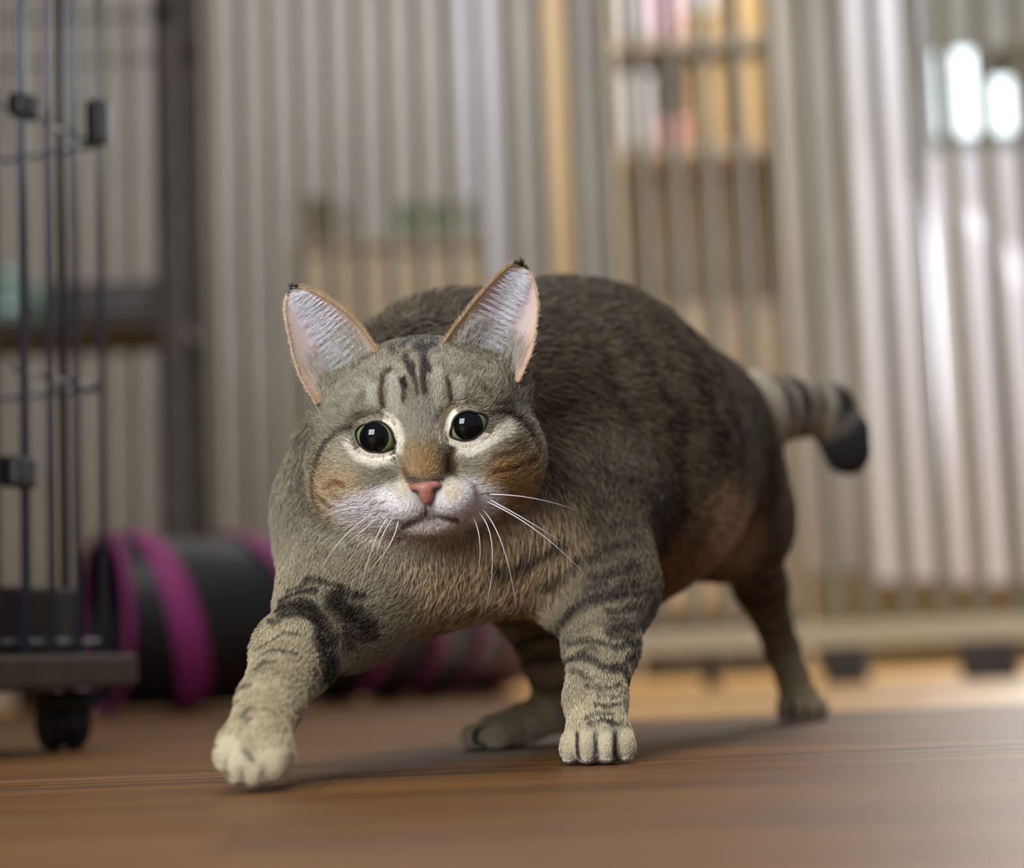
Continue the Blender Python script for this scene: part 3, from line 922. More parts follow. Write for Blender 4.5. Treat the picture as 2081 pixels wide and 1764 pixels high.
def coat(p, nrm):
    """sRGB coat colour, coat length, flow"""
    w, gd = regions(p)
    N = len(p)
    n1 = vnoise(p * 0.9, 1); n2 = vnoise(p * 2.3, 2); n3 = vnoise(p * 6.0, 3)
    wob = np.stack([vnoise(p * 1.3, 11), vnoise(p * 1.3, 12)], 1) - .5
    # ---------------- trunk
    loc = (p - B0) @ BM.T
    s = loc[:, 1]
    axis = B0 + np.clip(s, -4, 36)[:, None] * BD
    rad = p - axis
    upf = norm(rad) @ np.array([0, 0, 1.0])       # 1 on the back, -1 on the belly
    T = np.tile(np.array([98., 85., 66.]), (N, 1))
    T += (n1[:, None] - .5) * 26
    # lower flank and belly warm brown
    f = np.clip((-0.25 - upf) / .5, 0, 1)[:, None]
    T += (np.array([168, 126, 86]) - T) * f * .9
    # dark dorsal area
    f = np.clip((upf - .55) / .4, 0, 1)[:, None]
    T += (np.array([70, 63, 54]) - T) * f * .75
    # soft vertical bars on the flank
    ph = s + 1.6 * (n1 - .5) + 1.1 * (upf - .3) ** 2
    bar = .5 + .5 * np.cos(2 * math.pi * ph / 3.4)
    bar = np.clip((bar - .45) / .4, 0, 1) * np.clip((s - 3) / 5, 0, 1) * np.clip((.9 - upf) / .3, 0, 1)
    T += (np.array([40, 35, 30]) - T) * (bar * .7)[:, None]
    # chest and throat: tan, seen from the front
    q = p[:, [0, 2]]
    chest = np.clip((6.5 - s) / 4.0, 0, 1) * np.clip((-nrm[:, 1] + .5) / .5, 0, 1)
    cc = P(930, 1150, 90)[[0, 2]]
    d = np.linalg.norm((q - cc) / np.array([6.4, 3.6]), axis=1)
    f = np.clip(1.35 - d, 0, 1) * chest
    T += (np.array([226, 196, 152]) - T) * np.clip(f * 1.9, 0, .97)[:, None]
    # grey cheek ruff on the image left
    d = np.linalg.norm((q - P(620, 1050, 92)[[0, 2]]) / np.array([2.6, 4.0]), axis=1)
    f = np.clip(1.5 - d, 0, 1) * chest
    T += (np.array([150, 143, 124]) - T) * np.clip(f, 0, .9)[:, None]
    blob(T, q, P(1270, 1040, 97)[[0, 2]], (2.2, 2.6), (60, 52, 43), .75, .6, np.clip((-nrm[:, 1] + .6) / .5, 0, 1))
    # pale inner thigh and groin
    thigh = np.clip((s - 10) / 4, 0, 1) * np.clip((-nrm[:, 1] + .35) / .5, 0, 1)
    blob(T, q, P(1440, 1090, 115)[[0, 2]], (2.0, 2.5), (236, 202, 162), .9, .6, thigh)
    blob(T, q, P(1370, 1170, 110)[[0, 2]], (2.6, 1.3), (178, 128, 82), .8, .6, np.clip((s - 6) / 4, 0, 1))
    qw = q + wob * .35
    def pz(y, *uv):
        return [P(u, v, y)[[0, 2]] for u, v in uv]
    front = np.clip((6.0 - s) / 3.0, 0, 1) * np.clip((-nrm[:, 1] + .25) / .4, 0, 1)
    for st in (((585, 1160), (640, 1178), (690, 1192), (735, 1200)), ((655, 1140), (702, 1150), (745, 1158)), ((600, 1110), (640, 1125))):
        stroke(T, qw, pz(90, *st), .2, DARK, .8, .7, front, n3)
    for st in (((1010, 1155), (1070, 1130), (1110, 1105), (1135, 1095)), ((1115, 1175), (1150, 1145), (1190, 1125), (1260, 1125), (1310, 1100)),
               ((1170, 1130), (1240, 1118), (1300, 1085))):
        stroke(T, qw, pz(92, *st), .26, DARK, .8, .8, front, n3)
    stroke(T, qw, pz(90, (760, 1195), (820, 1210)), .5, (120, 70, 38), .6, .8, front)
    # ---------------- legs
    C = np.zeros((N, 3)); FLOW = np.zeros((N, 3)); LEN = np.zeros(N)
    C += T * w[TRUNK][:, None]
    fl = BD * .85 + np.array([0, 0, -.35]) - np.clip((1.5 - s) / 3, 0, 1)[:, None] * (BD * .9 - np.array([0, -.1, -.8]))
    FLOW += fl * w[TRUNK][:, None]
    LEN += (0.85 + .1 * n2 + .45 * np.clip((9 - s) / 4, 0, 1) * np.clip((upf - .35) / .4, 0, 1)) * w[TRUNK]

    def legcol(g, base_lo, base_hi, marks, yref, per, amp, toelen=0.3):
        s_, tan, L = chain_s(g, p)
        t = np.clip(s_ / L, 0, 1)[:, None]
        Cg = np.asarray(base_hi, float) * (1 - t) + np.asarray(base_lo, float) * t + (n2[:, None] - .5) * 22
        # rings wrap the leg
        if amp:
            r = .5 + .5 * np.cos(2 * math.pi * (s_ + 1.0 * (n1 - .5) + .5 * (n2 - .5)) / per)
            r = np.clip((r - .58) / .3, 0, 1) * amp * np.clip((1.0 - t[:, 0]) * 3.0, 0, 1)
            Cg += (np.array(DARK) - Cg) * r[:, None]
        for st, hw, stg in marks:
            stroke(Cg, qw, pz(yref, *st), hw, DARK, stg * .92, .7, np.clip((-nrm[:, 1] + .6) / .5, 0, 1), n3)
        return Cg, tan, .52 - .16 * t[:, 0], t[:, 0]

    mk = {}
    mk[FR] = [(((1150, 1110), (1200, 1105), (1250, 1100), (1300, 1075)), .26, .85), (((1180, 1050), (1240, 1055), (1290, 1040)), .24, .7), (((1190, 1190), (1230, 1180)), .14, .7),
              (((1270, 1205), (1310, 1195)), .16, .8), (((1240, 1255), (1290, 1250)), .10, .7), (((1170, 1322), (1210, 1318)), .09, .6), (((1265, 1290), (1300, 1300)), .14, .7), (((1205, 1410), (1240, 1408)), .05, .6),
              (((1135, 1270), (1160, 1235), (1205, 1215), (1255, 1195), (1300, 1170)), .28, .95),
              (((1205, 1165), (1250, 1155), (1300, 1135)), .26, .85),
              (((1230, 1240), (1270, 1232), (1310, 1222)), .16, .8),
              (((1235, 1280), (1270, 1270), (1310, 1268)), .24, .9),
              (((1160, 1300), (1195, 1298), (1230, 1306), (1262, 1304)), .15, .75),
              (((1150, 1340), (1185, 1334), (1230, 1348), (1262, 1345), (1290, 1330)), .18, .8),
              (((1240, 1350), (1265, 1365), (1272, 1378)), .2, .8),
              (((1165, 1360), (1200, 1370)), .12, .5),
              (((1188, 1385), (1215, 1392), (1250, 1385)), .09, .85),
              (((1200, 1425), (1225, 1428), (1245, 1422)), .06, .8),
              (((1182, 1452), (1205, 1441), (1235, 1442)), .07, .85),
              (((1186, 1462), (1215, 1453), (1250, 1460)), .07, .85)]
    mk[FL] = [(((600, 1165), (640, 1172), (680, 1180)), .14, .7), (((560, 1185), (600, 1178)), .10, .6), (((690, 1275), (720, 1290), (745, 1290)), .14, .6),
              (((640, 1290), (650, 1330), (648, 1370)), .10, .5), (((535, 1262), (560, 1262)), .10, .6), (((520, 1318), (540, 1308)), .08, .5),
              (((545, 1215), (585, 1195), (625, 1195)), .13, .8),
              (((555, 1228), (590, 1222), (625, 1235), (648, 1262), (660, 1300), (668, 1350), (664, 1385)), .24, .95),
              (((560, 1250), (600, 1240), (640, 1258)), .16, .8),
              (((545, 1300), (575, 1285), (605, 1288)), .07, .6), (((530, 1335), (565, 1318), (610, 1322)), .07, .6),
              (((515, 1365), (550, 1345), (580, 1345)), .06, .5), (((500, 1400), (530, 1385)), .06, .5), (((492, 1425), (512, 1418)), .06, .5),
              (((668, 1215), (690, 1235), (715, 1250), (735, 1262)), .42, .95),
              (((680, 1190), (720, 1200)), .22, .8),
              (((700, 1310), (690, 1290)), .2, .5),
              (((478, 1492), (490, 1496)), .09, .55), (((504, 1545), (512, 1550)), .10, .6), (((475, 1560), (490, 1566)), .08, .55), (((545, 1440), (555, 1448)), .12, .5),
              (((552, 1508), (566, 1520)), .12, .6)]
    mk[HR] = [(((1500, 1180), (1540, 1190), (1590, 1165)), .18, .6), (((1510, 1215), (1550, 1225), (1590, 1205)), .16, .55), (((1490, 1150), (1540, 1160), (1580, 1130)), .16, .5)]
    mk[HL] = [(((1050, 1305), (1080, 1298), (1130, 1290)), .16, .8), (((1070, 1340), (1110, 1332), (1140, 1330)), .16, .7)]
    for g, yref in ((FL, 82), (FR, 90), (HL, 106), (HR, 126)):
        lo_, hi_ = {FL: ((200, 186, 152), (158, 146, 122)), FR: ((200, 186, 154), (76, 64, 48)), HL: ((196, 178, 144), (168, 146, 112)), HR: ((178, 160, 128), (100, 86, 68))}[g]
        Cg, tan, ln, t = legcol(g, lo_, hi_, mk[g], yref, {FL: 2.0, FR: 1.9, HL: 2.3, HR: 2.2}[g], {FL: 0.0, FR: .12, HL: .25, HR: .3}[g])
        if g == HR:   # pale inner thigh
            q1 = P(1480, 1080, 117)[[0, 2]]
            blob(Cg, q, q1, (1.9, 2.6), (232, 200, 162), .85, .5, np.clip((-nrm[:, 1] + .2) / .4, 0, 1))
        C += Cg * w[g][:, None]
        FLOW += tan * w[g][:, None]
        LEN += ln * w[g]
    # toes: dark clefts, pale toe tips, short hair
    for g, c, fwd, side, up, sz, tl in TOES:
        lp = (p - c); x = lp @ side / sz; f_ = lp @ fwd / sz; z = lp @ up / sz
        m = (w[g] > .5) * np.clip((1.9 - z) / .3, 0, 1) * np.clip((f_ + .3) / .3, 0, 1)
        for xc in (-0.83, 0.0, 0.83):
            k = np.clip((0.13 - np.abs(x - xc)) / .10, 0, 1) * m * np.clip((1.6 - z) / .25, 0, 1)
            C += (np.array((28, 28, 30)) - C) * (k * (.9 if g != FL else .35))[:, None]
        k = m * np.clip((.42 - z) / .25, 0, 1) * .75
        C += (np.array((232, 226, 218)) - C) * k[:, None]
        LEN = np.where(m > .3, LEN * .45, LEN)
        FLOW += (fwd * .4 - np.array([0, 0, .5]))[None] * m[:, None]
    # ---------------- tail
    s_, tan, L = chain_s(TAIL, p)
    Cg = np.tile(np.array([206., 194., 172.]), (N, 1)) + (n2[:, None] - .5) * 24
    und = np.clip((-nrm[:, 2] + .1) / .6, 0, 1)[:, None]
    Cg += (np.array([206, 184, 150]) - Cg) * und * .8
    st = s_ / L
    for c_, hw, a_ in ((.42, .035, .75), (.56, .035, .85), (.68, .03, .6)):
        k = np.clip((hw * 1.5 - np.abs(st - c_ + .02 * (n1 - .5))) / hw, 0, 1) * a_ * (1 - .45 * und[:, 0])
        Cg += (np.array(DARK) - Cg) * k[:, None]
    k = np.clip((st - .74) / .05, 0, 1) * .9 * (1 - .5 * np.clip((.05 - np.abs(st - .86)) / .04, 0, 1))
    Cg += (np.array((36, 35, 38)) - Cg) * k[:, None]
    C += Cg * w[TAIL][:, None]; FLOW += tan * w[TAIL][:, None]; LEN += .6 * w[TAIL]
    # ---------------- head
    hl = (p - HO) @ HM.T
    hq = hl[:, :2]; ch = hl[:, 2]
    fr = np.clip((ch + 1.2) / 1.4, 0, 1)
    Hc = np.tile(np.array([150., 141., 120.]), (N, 1)) + (n2[:, None] - .5) * 30 + (n3[:, None] - .5) * 30
    back = np.clip((-.2 - ch) / 1.5, 0, 1)[:, None]
    Hc += (np.array([104, 96, 82]) - Hc) * back
    hw_ = hq + wob * .10
    def hp(*uv):
        return [hpx(u, v) for u, v in uv]
    K = 1 / 46.0
    # ochre cheeks
    blob(Hc, hq, hpx(690, 1000), (58 * K, 62 * K), (196, 166, 124), .8, .5, fr)
    blob(Hc, hq, hpx(1045, 985), (58 * K, 70 * K), (172, 126, 76), .85, .5, fr)
    blob(Hc, hq, hpx(690, 920), (40 * K, 30 * K), (186, 172, 146), .6, .6, fr)
    blob(Hc, hq, hpx(860, 850), (38 * K, 55 * K), (150, 143, 128), .8, .5, fr)
    # forehead
    for st in (((806, 770), (806, 800), (810, 835)), ((893, 755), (896, 785), (898, 815)), ((940, 775), (935, 812)), ((760, 790), (765, 830))):
        stroke(Hc, hw_, hp(*st), 12 * K, (186, 182, 166), .8, .5, fr)
    BR = (70, 50, 36)
    for st, hw, col in ((((784, 765), (780, 795), (788, 828)), 5, BR), (((828, 770), (830, 790), (828, 815)), 5, (78, 64, 48)), (((824, 772), (830, 784)), 7, DARK),
                        (((868, 740), (866, 768), (870, 797)), 6, (58, 44, 36)), (((846, 735), (850, 770), (855, 800)), 4, (74, 64, 52)),
                        (((915, 768), (920, 790), (922, 812)), 5, BR),
                        (((800, 752), (790, 758)), 5, (80, 66, 52)), (((826, 722), (838, 745), (846, 760)), 7, (48, 44, 42)),
                        (((866, 708), (868, 730)), 8, (38, 36, 36)), (((872, 735), (878, 750)), 7, (48, 44, 40)),
                        (((820, 700), (830, 680), (836, 660)), 9, (60, 60, 62)), (((850, 705), (858, 675)), 9, (48, 50, 58)), (((880, 705), (886, 680)), 8, (56, 56, 60)),
                        (((800, 715), (790, 700)), 8, (70, 66, 62)),
                        (((725, 868), (695, 879), (670, 897), (652, 930)), 4.5, (66, 58, 54)), (((652, 930), (640, 970), (640, 1010), (655, 1045)), 4.5, (104, 76, 52)),
                        (((995, 843), (1040, 842), (1066, 862), (1084, 884)), 6, (58, 46, 38)), (((1084, 884), (1098, 920)), 6, (110, 80, 52)),
                        (((672, 992), (690, 978), (706, 984)), 5, (136, 96, 62)), (((655, 1015), (685, 1035), (715, 1040)), 5, (126, 88, 58)), (((690, 1010), (720, 1015)), 5, (140, 100, 66)),
                        (((670, 1050), (700, 1066), (735, 1068)), 4, (150, 112, 78)),
                        (((1010, 928), (1040, 918), (1070, 905)), 6, (104, 78, 52)), (((1005, 955), (1045, 950), (1085, 938)), 6, (104, 70, 42)), (((1040, 900), (1065, 892)), 5, (110, 84, 58)),
                        (((745, 800), (735, 812)), 6, (120, 108, 88)), (((980, 780), (1000, 800)), 7, (118, 106, 88)), (((1010, 820), (1040, 825)), 6, (100, 88, 72))):
        stroke(Hc, hw_, hp(*st), hw * K, col, .88, .5, fr)
    # cream round the eyes
    for st, hw in ((((792, 842), (815, 862), (824, 890), (822, 915)), 9), (((722, 902), (738, 924), (770, 936), (800, 930)), 13),
                   (((940, 822), (912, 838), (900, 866), (904, 895)), 9), (((930, 908), (960, 914), (1000, 892), (1036, 868)), 14)):
        stroke(Hc, hq, hp(*st), hw * K, (238, 228, 208), .95, .45, fr)
    # nose bridge
    blob(Hc, hq, hpx(870, 938), (34 * K, 42 * K), (162, 124, 78), .95, .85, fr)
    for st, hw, col in ((((918, 930), (926, 960)), 9, (92, 64, 40)), (((806, 912), (809, 934)), 5, (84, 58, 40)), (((921, 890), (924, 916)), 7, (60, 44, 34)),
                        (((832, 952), (845, 970)), 7, (122, 86, 52)), (((840, 966), (905, 972)), 4, (96, 84, 78))):
        stroke(Hc, hq, hp(*st), hw * K, col, .85, .6, fr)
    # white muzzle and chin
    WH = (246, 240, 238)
    blob(Hc, hq, hpx(778, 1034), (92 * K, 48 * K), WH, 1, .35, fr)
    blob(Hc, hq, hpx(952, 1018), (70 * K, 50 * K), WH, 1, .35, fr)
    blob(Hc, hq, hpx(880, 1082), (70 * K, 24 * K), (232, 218, 214), 1, .4, fr)
    blob(Hc, hq, hpx(765, 1085), (40 * K, 26 * K), (228, 214, 200), .9, .5, fr)
    blob(Hc, hq, hpx(830, 988), (14 * K, 20 * K), (232, 216, 194), .8, .5, fr)
    blob(Hc, hq, hpx(925, 990), (18 * K, 22 * K), (230, 214, 190), .9, .5, fr)
    for st in (((765, 1020), (797, 1012)), ((772, 1037), (800, 1030)), ((978, 1002), (1000, 998)), ((962, 985), (990, 978))):
        stroke(Hc, hq, hp(*st), 2 * K, (150, 130, 120), .7, .5, fr)
    # mouth line
    for st, hw in ((((822, 1068), (846, 1056), (872, 1044), (905, 1044), (936, 1054)), 4.5), (((873, 1018), (873, 1042)), 3)):
        stroke(Hc, hq, hp(*st), hw * K, (84, 64, 64), .7, .5, fr)
    C += Hc * w[HEAD][:, None]
    r = np.stack([hq[:, 0], hq[:, 1] + 1.6, -.3 - .05 * np.abs(ch)], 1)
    r = norm(r * np.array([1, 1, 1.6]))
    FLOW += (r @ HM) * w[HEAD][:, None]
    muz = np.clip((ch - 2.2) / 1.0, 0, 1)
    LEN += (.58 - .22 * muz - .14 * np.clip((ch - 0.5) / 1.5, 0, 1)) * w[HEAD]
    return np.clip(C, 6, 252), LEN, FLOW, w, hl

M_SKIN = attr_mat('cat_coat_under', 0.85, 0.1)
M_FUR = attr_mat('cat_fur', 0.55, 0.25)
CC, CL, CF, CW, CHL = coat(CV, CN)
cat = empty('cat', (P(1100, 1500, 95)[0], 95, 0))
tag(cat, 'brown tabby cat walking forward with one forepaw raised', 'cat')
cat_inv = np.array([cat.location.x, cat.location.y, cat.location.z]) / CM

def cmesh(name, v, f, mat, parent=cat, smooth=True, colors=None):
    return mesh_obj(name, np.asarray(v) - cat_inv, f, mat, parent, smooth, colors)

def fast_mesh(name, V, Q, mat, colors, parent):
    me = bpy.data.meshes.new(name)
    me.vertices.add(len(V)); me.vertices.foreach_set('co', ((V - cat_inv) * CM).astype(np.float32).ravel())
    me.loops.add(Q.size); me.loops.foreach_set('vertex_index', Q.astype(np.int32).ravel())
    me.polygons.add(len(Q)); me.polygons.foreach_set('loop_start', np.arange(0, Q.size, 4, dtype=np.int32))
    me.polygons.foreach_set('use_smooth', np.ones(len(Q), bool))
    me.materials.append(mat)
    a = me.attributes.new('col', 'FLOAT_COLOR', 'POINT')
    c = np.ones((len(V), 4), np.float32); c[:, :3] = colors
    a.data.foreach_set('color', c.ravel())
    me.update(calc_edges=True); me.validate()
    return link(bpy.data.objects.new(name, me), parent)

body = fast_mesh('body', CV, CQ, M_SKIN, lin(CC * .85), cat)

def hair_obj(name, pts, rad, colr, mat, parent):
    """pts (N,K,3) cm, rad (K,) or (N,K) cm, colr (N,K,3) sRGB"""
    n, k, _ = pts.shape
    hc = bpy.data.hair_curves.new(name)
    hc.add_curves([k] * n)
    hc.attributes['position'].data.foreach_set('vector', ((pts - cat_inv) * CM).astype(np.float32).ravel())
    ra = hc.attributes.get('radius') or hc.attributes.new('radius', 'FLOAT', 'POINT')
    ra.data.foreach_set('value', (np.broadcast_to(rad, (n, k)) * CM).astype(np.float32).ravel())
    ca = hc.attributes.new('col', 'FLOAT_COLOR', 'POINT')
    c = np.ones((n, k, 4), np.float32); c[..., :3] = lin(colr)
    ca.data.foreach_set('color', c.ravel())
    hc.materials.append(mat)
    return link(bpy.data.objects.new(name, hc), parent)

EYES = [(-1, hpx(770, 886)), (1, hpx(955, 863))]
EYE_C, EYE_R = 2.30, 1.06

# ---- fur
quad_c = CV[CQ].mean(1)
qn = norm(CN[CQ].mean(1))
wq, gq = regions(quad_c)
hlq = (quad_c - HO) @ HM.T
dens = np.full(len(quad_c), 1.0)
dens += 2.6 * wq[HEAD] * (hlq[:, 2] > -1) + 1.6 * (wq[FL] + wq[FR])
dens += 2.5 * wq[HEAD] * (hlq[:, 2] > 1.5)
dens *= np.where(qn @ (-_F) > -.35, 1.0, 0.35)
NH = 430000
pick = rng.choice(len(CQ), NH, p=dens / dens.sum())
uv = rng.random((NH, 2))
q4 = CV[CQ[pick]]
roots = (q4[:, 0] * ((1 - uv[:, :1]) * (1 - uv[:, 1:])) + q4[:, 1] * (uv[:, :1] * (1 - uv[:, 1:])) + q4[:, 2] * (uv[:, :1] * uv[:, 1:]) + q4[:, 3] * ((1 - uv[:, :1]) * uv[:, 1:]))
rn, _ = grad(D, LO, HSTEP, roots)
rc, rl, rf, rw, rhl = coat(roots, rn)
# bare: eyes, nose leather
keep = np.ones(NH, bool)
for sgn, e in EYES:
    keep &= ~((np.linalg.norm((rhl[:, :2] - e) / np.array([.92, .74]), axis=1) < 1) & (rhl[:, 2] > 1.0))
nq = hpx(874, 993)
keep &= ~((np.linalg.norm((rhl[:, :2] - nq) / np.array([.75, .5]), axis=1) < 1) & (rhl[:, 2] > 3.0))
keep &= ~((roots[:, 2] < 0.25) & (rn[:, 2] < -.3))
rw = rw[:, keep]
roots, rn, rc, rl, rf, rhl = (x[keep] for x in (roots, rn, rc, rl, rf, rhl))
n = len(roots)
legw = rw[FL] + rw[FR] + rw[HL] + rw[HR]
rf = rf + rng.normal(0, 1, (n, 3)) * (.16 - .10 * legw)[:, None]
rf = norm(rf - rn * (rf * rn).sum(1, keepdims=True))
L = rl * rng.uniform(.65, 1.2, n)
lift = np.radians(rng.uniform(14, 42, n) + 14 * (rl > 1.0))[:, None]
K = 4
pts = np.zeros((n, K, 3))
for i in range(K):
    t = i / (K - 1.0)
    ang = lift * (1.25 - .75 * t)
    pts[:, i] = roots - rn * .03 + L[:, None] * t * (rf * np.cos(ang) + rn * np.sin(ang))
pts[:, :, 2] = np.maximum(pts[:, :, 2], 0.03)
agr = rng.random(n)
trunk_w = (legw * np.clip((125 - rc.mean(1)) / 40, 0, .8) + rw[TRUNK] + .5 * rw[HEAD] * np.clip((2.2 - rhl[:, 2]) / 2, 0, 1))[:, None]
jit = rng.normal(0, 1, (n, 1)) * (8 + 7 * rw[HEAD][:, None])
cols = np.zeros((n, K, 3))
lum = rc.mean(1, keepdims=True)
for i, f in enumerate((.80, .92, 1.04, 1.0)):
    cols[:, i] = rc * f + jit
# agouti tips: some hairs end pale, some dark
pale = (agr < .22)[:, None] * trunk_w; dk = (agr > .66)[:, None] * trunk_w
cols[:, 2] += (np.array([168, 146, 112]) - cols[:, 2]) * pale * .65
cols[:, 3] += (np.array([196, 176, 140]) - cols[:, 3]) * pale * .65
cols[:, 2:] *= (1 - .5 * dk)[:, None]
cols = np.clip(cols, 5, 252)
radb = np.where((rw[HEAD] > .5) | (legw > .5), .011, .0145)[:, None] * np.array([1.0, 1.0, .8, .25])[None] * np.where((rw[HEAD] > .5) & (rhl[:, 2] > 1.8), .8, 1.0)[:, None]
fur = hair_obj('fur', pts, radb, cols, M_FUR, cat)
tag(fur, 'short striped brown and grey tabby fur', kind='stuff')

# ---- eyes
M_EYE = attr_mat('cat_eye', 0.03, 0.35)
M_EYE.node_tree.nodes['Principled BSDF'].inputs['Coat Weight'].default_value = 0.0
M_EYE.node_tree.nodes['Principled BSDF'].inputs['Coat Roughness'].default_value = 0.02
M_LID = attr_mat('cat_eyelid', 0.6, 0.3)
OPEN = {-1: [(-42, -14), (-14, -28), (14, -32), (31, -20), (40, 1), (44, 22), (28, 28), (3, 30), (-21, 23), (-37, 5)],
        1: [(-38, 22), (-34, 2), (-27, -18), (-11, -29), (14, -27), (42, -19), (36, 0), (21, 19), (0, 30), (-22, 29)]}
for sgn, e in EYES:
    E = H(e[0], e[1], EYE_C)
    ax = norm(HC + HA * (.10 * sgn) + HB * .02)
    ex = norm(HA - ax * (HA @ ax)); ey = np.cross(ax, ex)
    vs, fs, cs = [], [], []
    nr, ns = 44, 64
    for i in range(nr + 1):
        th = 2.0 * i / nr
        # slight corneal bulge
        R = EYE_R * (1 + .07 * math.exp(-(th / .75) ** 4))
        for k in range(ns):
            an = 2 * math.pi * k / ns
            d = ax * math.cos(th) + (ex * math.cos(an) + ey * math.sin(an)) * math.sin(th)
            vs.append(E + d * R)
            rr = R * math.sin(th) if th < 1.57 else 9
            if rr < .65: c = (5, 6, 8)
            elif rr < .69: c = (20, 26, 18)
            elif rr < .97:
                g_ = (rr - .69) / .28
                c = (132 - 50 * g_, 146 - 52 * g_, 96 - 40 * g_)
            else: c = (26, 24, 20)
            cs.append(c)
    for i in range(nr):
        for k in range(ns):
            fs.append((i * ns + k, (i + 1) * ns + k, (i + 1) * ns + (k + 1) % ns, i * ns + (k + 1) % ns))
    eye = cmesh('eye', vs, fs, M_EYE, colors=lin(np.array(cs)))
    tag(eye, 'green eye with a wide round black pupil')
    # eyelid: sheet round the almond opening, following the ball
    poly = []
    for du, dv in OPEN[sgn]:
        x = (du * math.cos(HTH) - dv * math.sin(HTH)) / 50.0; y = (-du * math.sin(HTH) - dv * math.cos(HTH)) / 51.0
        poly.append((math.atan2(y, x), math.hypot(x, y)))
    poly.sort()
    an_ = np.array([q[0] for q in poly]); ra_ = np.array([q[1] for q in poly])
    an_ = np.concatenate([an_ - 2 * math.pi, an_, an_ + 2 * math.pi]); ra_ = np.tile(ra_, 3)
    def head_z(q):
        zz = np.linspace(2.0, -.6, 80)
        _, dd = grad(D, LO, HSTEP, q[None] + ax[None] * zz[:, None])
        i = int(np.argmax(dd < 0))
        return zz[i]
    vs, fs, cs = [], [], []
    ns, rings = 72, [0, .025, .055, .085, .14, .24, .40, .6]
    rin = np.interp(np.linspace(0, 2 * math.pi, ns, endpoint=False), an_, ra_)
    rin = (np.roll(rin, 1) + rin * 2 + np.roll(rin, -1)) / 4
    for j, dr in enumerate(rings):
        for k in range(ns):
            an = 2 * math.pi * k / ns
            r = rin[k] + dr
            RL = 1.17 if j else 1.10
            z = math.sqrt(max(RL * RL - min(r, 1.1) ** 2, 0.0)) - max(r - .92, 0) * .8
            bl = (0, 0, 0, .12, .35, .7, 1, 1)[j]
            if bl:
                hz = head_z(E + ex * (r * math.cos(an)) + ey * (r * math.sin(an))) + (.06 if j < 7 else -.08)
                z = z * (1 - bl) + max(hz, z - .6) * bl
                if r < 1.12: z = max(z, math.sqrt(1.165 ** 2 - r * r))
            vs.append(E + ex * (r * math.cos(an)) + ey * (r * math.sin(an)) + ax * z)
            cs.append((20, 17, 16) if j <= 2 else ((60, 50, 44) if j == 3 else ((232, 222, 204) if math.sin(an) + .9 * sgn * math.cos(an) < .35 else (140, 128, 108))))
    for j in range(len(rings) - 1):
        for k in range(ns):
            fs.append((j * ns + k, j * ns + (k + 1) % ns, (j + 1) * ns + (k + 1) % ns, (j + 1) * ns + k))
    lid = cmesh('eyelid', vs, fs, M_LID, colors=lin(np.array(cs)))
    tag(lid, 'cream eyelid with a black rim')
    lv = np.array(vs).reshape(len(rings), ns, 3); lcl = np.array(cs, float).reshape(len(rings), ns, 3)
    m_ = 1100
    kk = rng.integers(0, ns, m_); jj = rng.integers(4, len(rings) - 1, m_); tt = rng.random((m_, 1))
    p0 = lv[jj, kk] * (1 - tt) + lv[jj + 1, kk] * tt
    o_ = norm(lv[jj + 1, kk] - lv[jj, kk]); lf = norm(p0 - E)
    aa = 2 * math.pi * kk / ns
    fd = norm(o_ * .5 + (HA * (.5 * sgn))[None] - HB[None] * .25 + rng.normal(0, .2, (m_, 3)))
    ll = rng.uniform(.10, .22, (m_, 1))
    hp4 = np.stack([p0 + (fd * math.cos(.35) + lf * math.sin(.35)) * ll * t for t in (0, .33, .66, 1)], 1)
    hcl = np.clip(np.repeat(lcl[5, kk][:, None] + rng.normal(0, 12, (m_, 1, 1)), 4, 1), 5, 252)
    tag(hair_obj('eyelid_hair', hp4, np.array([.010, .010, .008, .003]), hcl, M_FUR, lid), 'fine short eyelid hairs', kind='stuff')

# ---- nose leather
NP = []
_save = PR; PR = NP
nc = hpx(874, 990)
NCZ = 4.65
ell(0, H(nc[0], nc[1] + .16, NCZ), (.70, .26, .42), .2, HM)
ell(0, H(nc[0], nc[1] - .12, NCZ + .05), (.36, .42, .40), .25, HM)
ell(0, H(nc[0], nc[1] - .42, NCZ - .02), (.13, .25, .30), .2, HM)
for s in (-1, 1):
    ell(0, H(nc[0] + .50 * s, nc[1] - .10, NCZ + .26), (.17, .10, .25), .08, HM, True)
PR = _save
Dn, Ln = field(NP, .04, .3)
nv, nqd = surface_nets(Dn, Ln, .04)
nl = (nv - HO) @ HM.T - np.array([nc[0], nc[1], NCZ])
ncol = np.tile(np.array([160., 104., 86.]), (len(nv), 1)) + (vnoise(nv * 9, 5)[:, None] - .5) * 20
k = np.clip(1 - np.linalg.norm((np.stack([np.abs(nl[:, 0]) - .50, nl[:, 1] + .10], 1)) / np.array([.26, .20]), axis=1), 0, .4) / .4
ncol += (np.array([52, 32, 28]) - ncol) * k[:, None] * .9
k = np.clip((np.abs(nl[:, 1] - .16 + 0) - .16) / .1, 0, 1) * (nl[:, 1] > .2)
ncol += (np.array([96, 66, 56]) - ncol) * k[:, None] * .7
M_NOSE = attr_mat('nose_leather', 0.45, 0.4)
nose = fast_mesh('nose', nv, nqd, M_NOSE, lin(ncol), cat)
tag(nose, 'small brick pink nose')

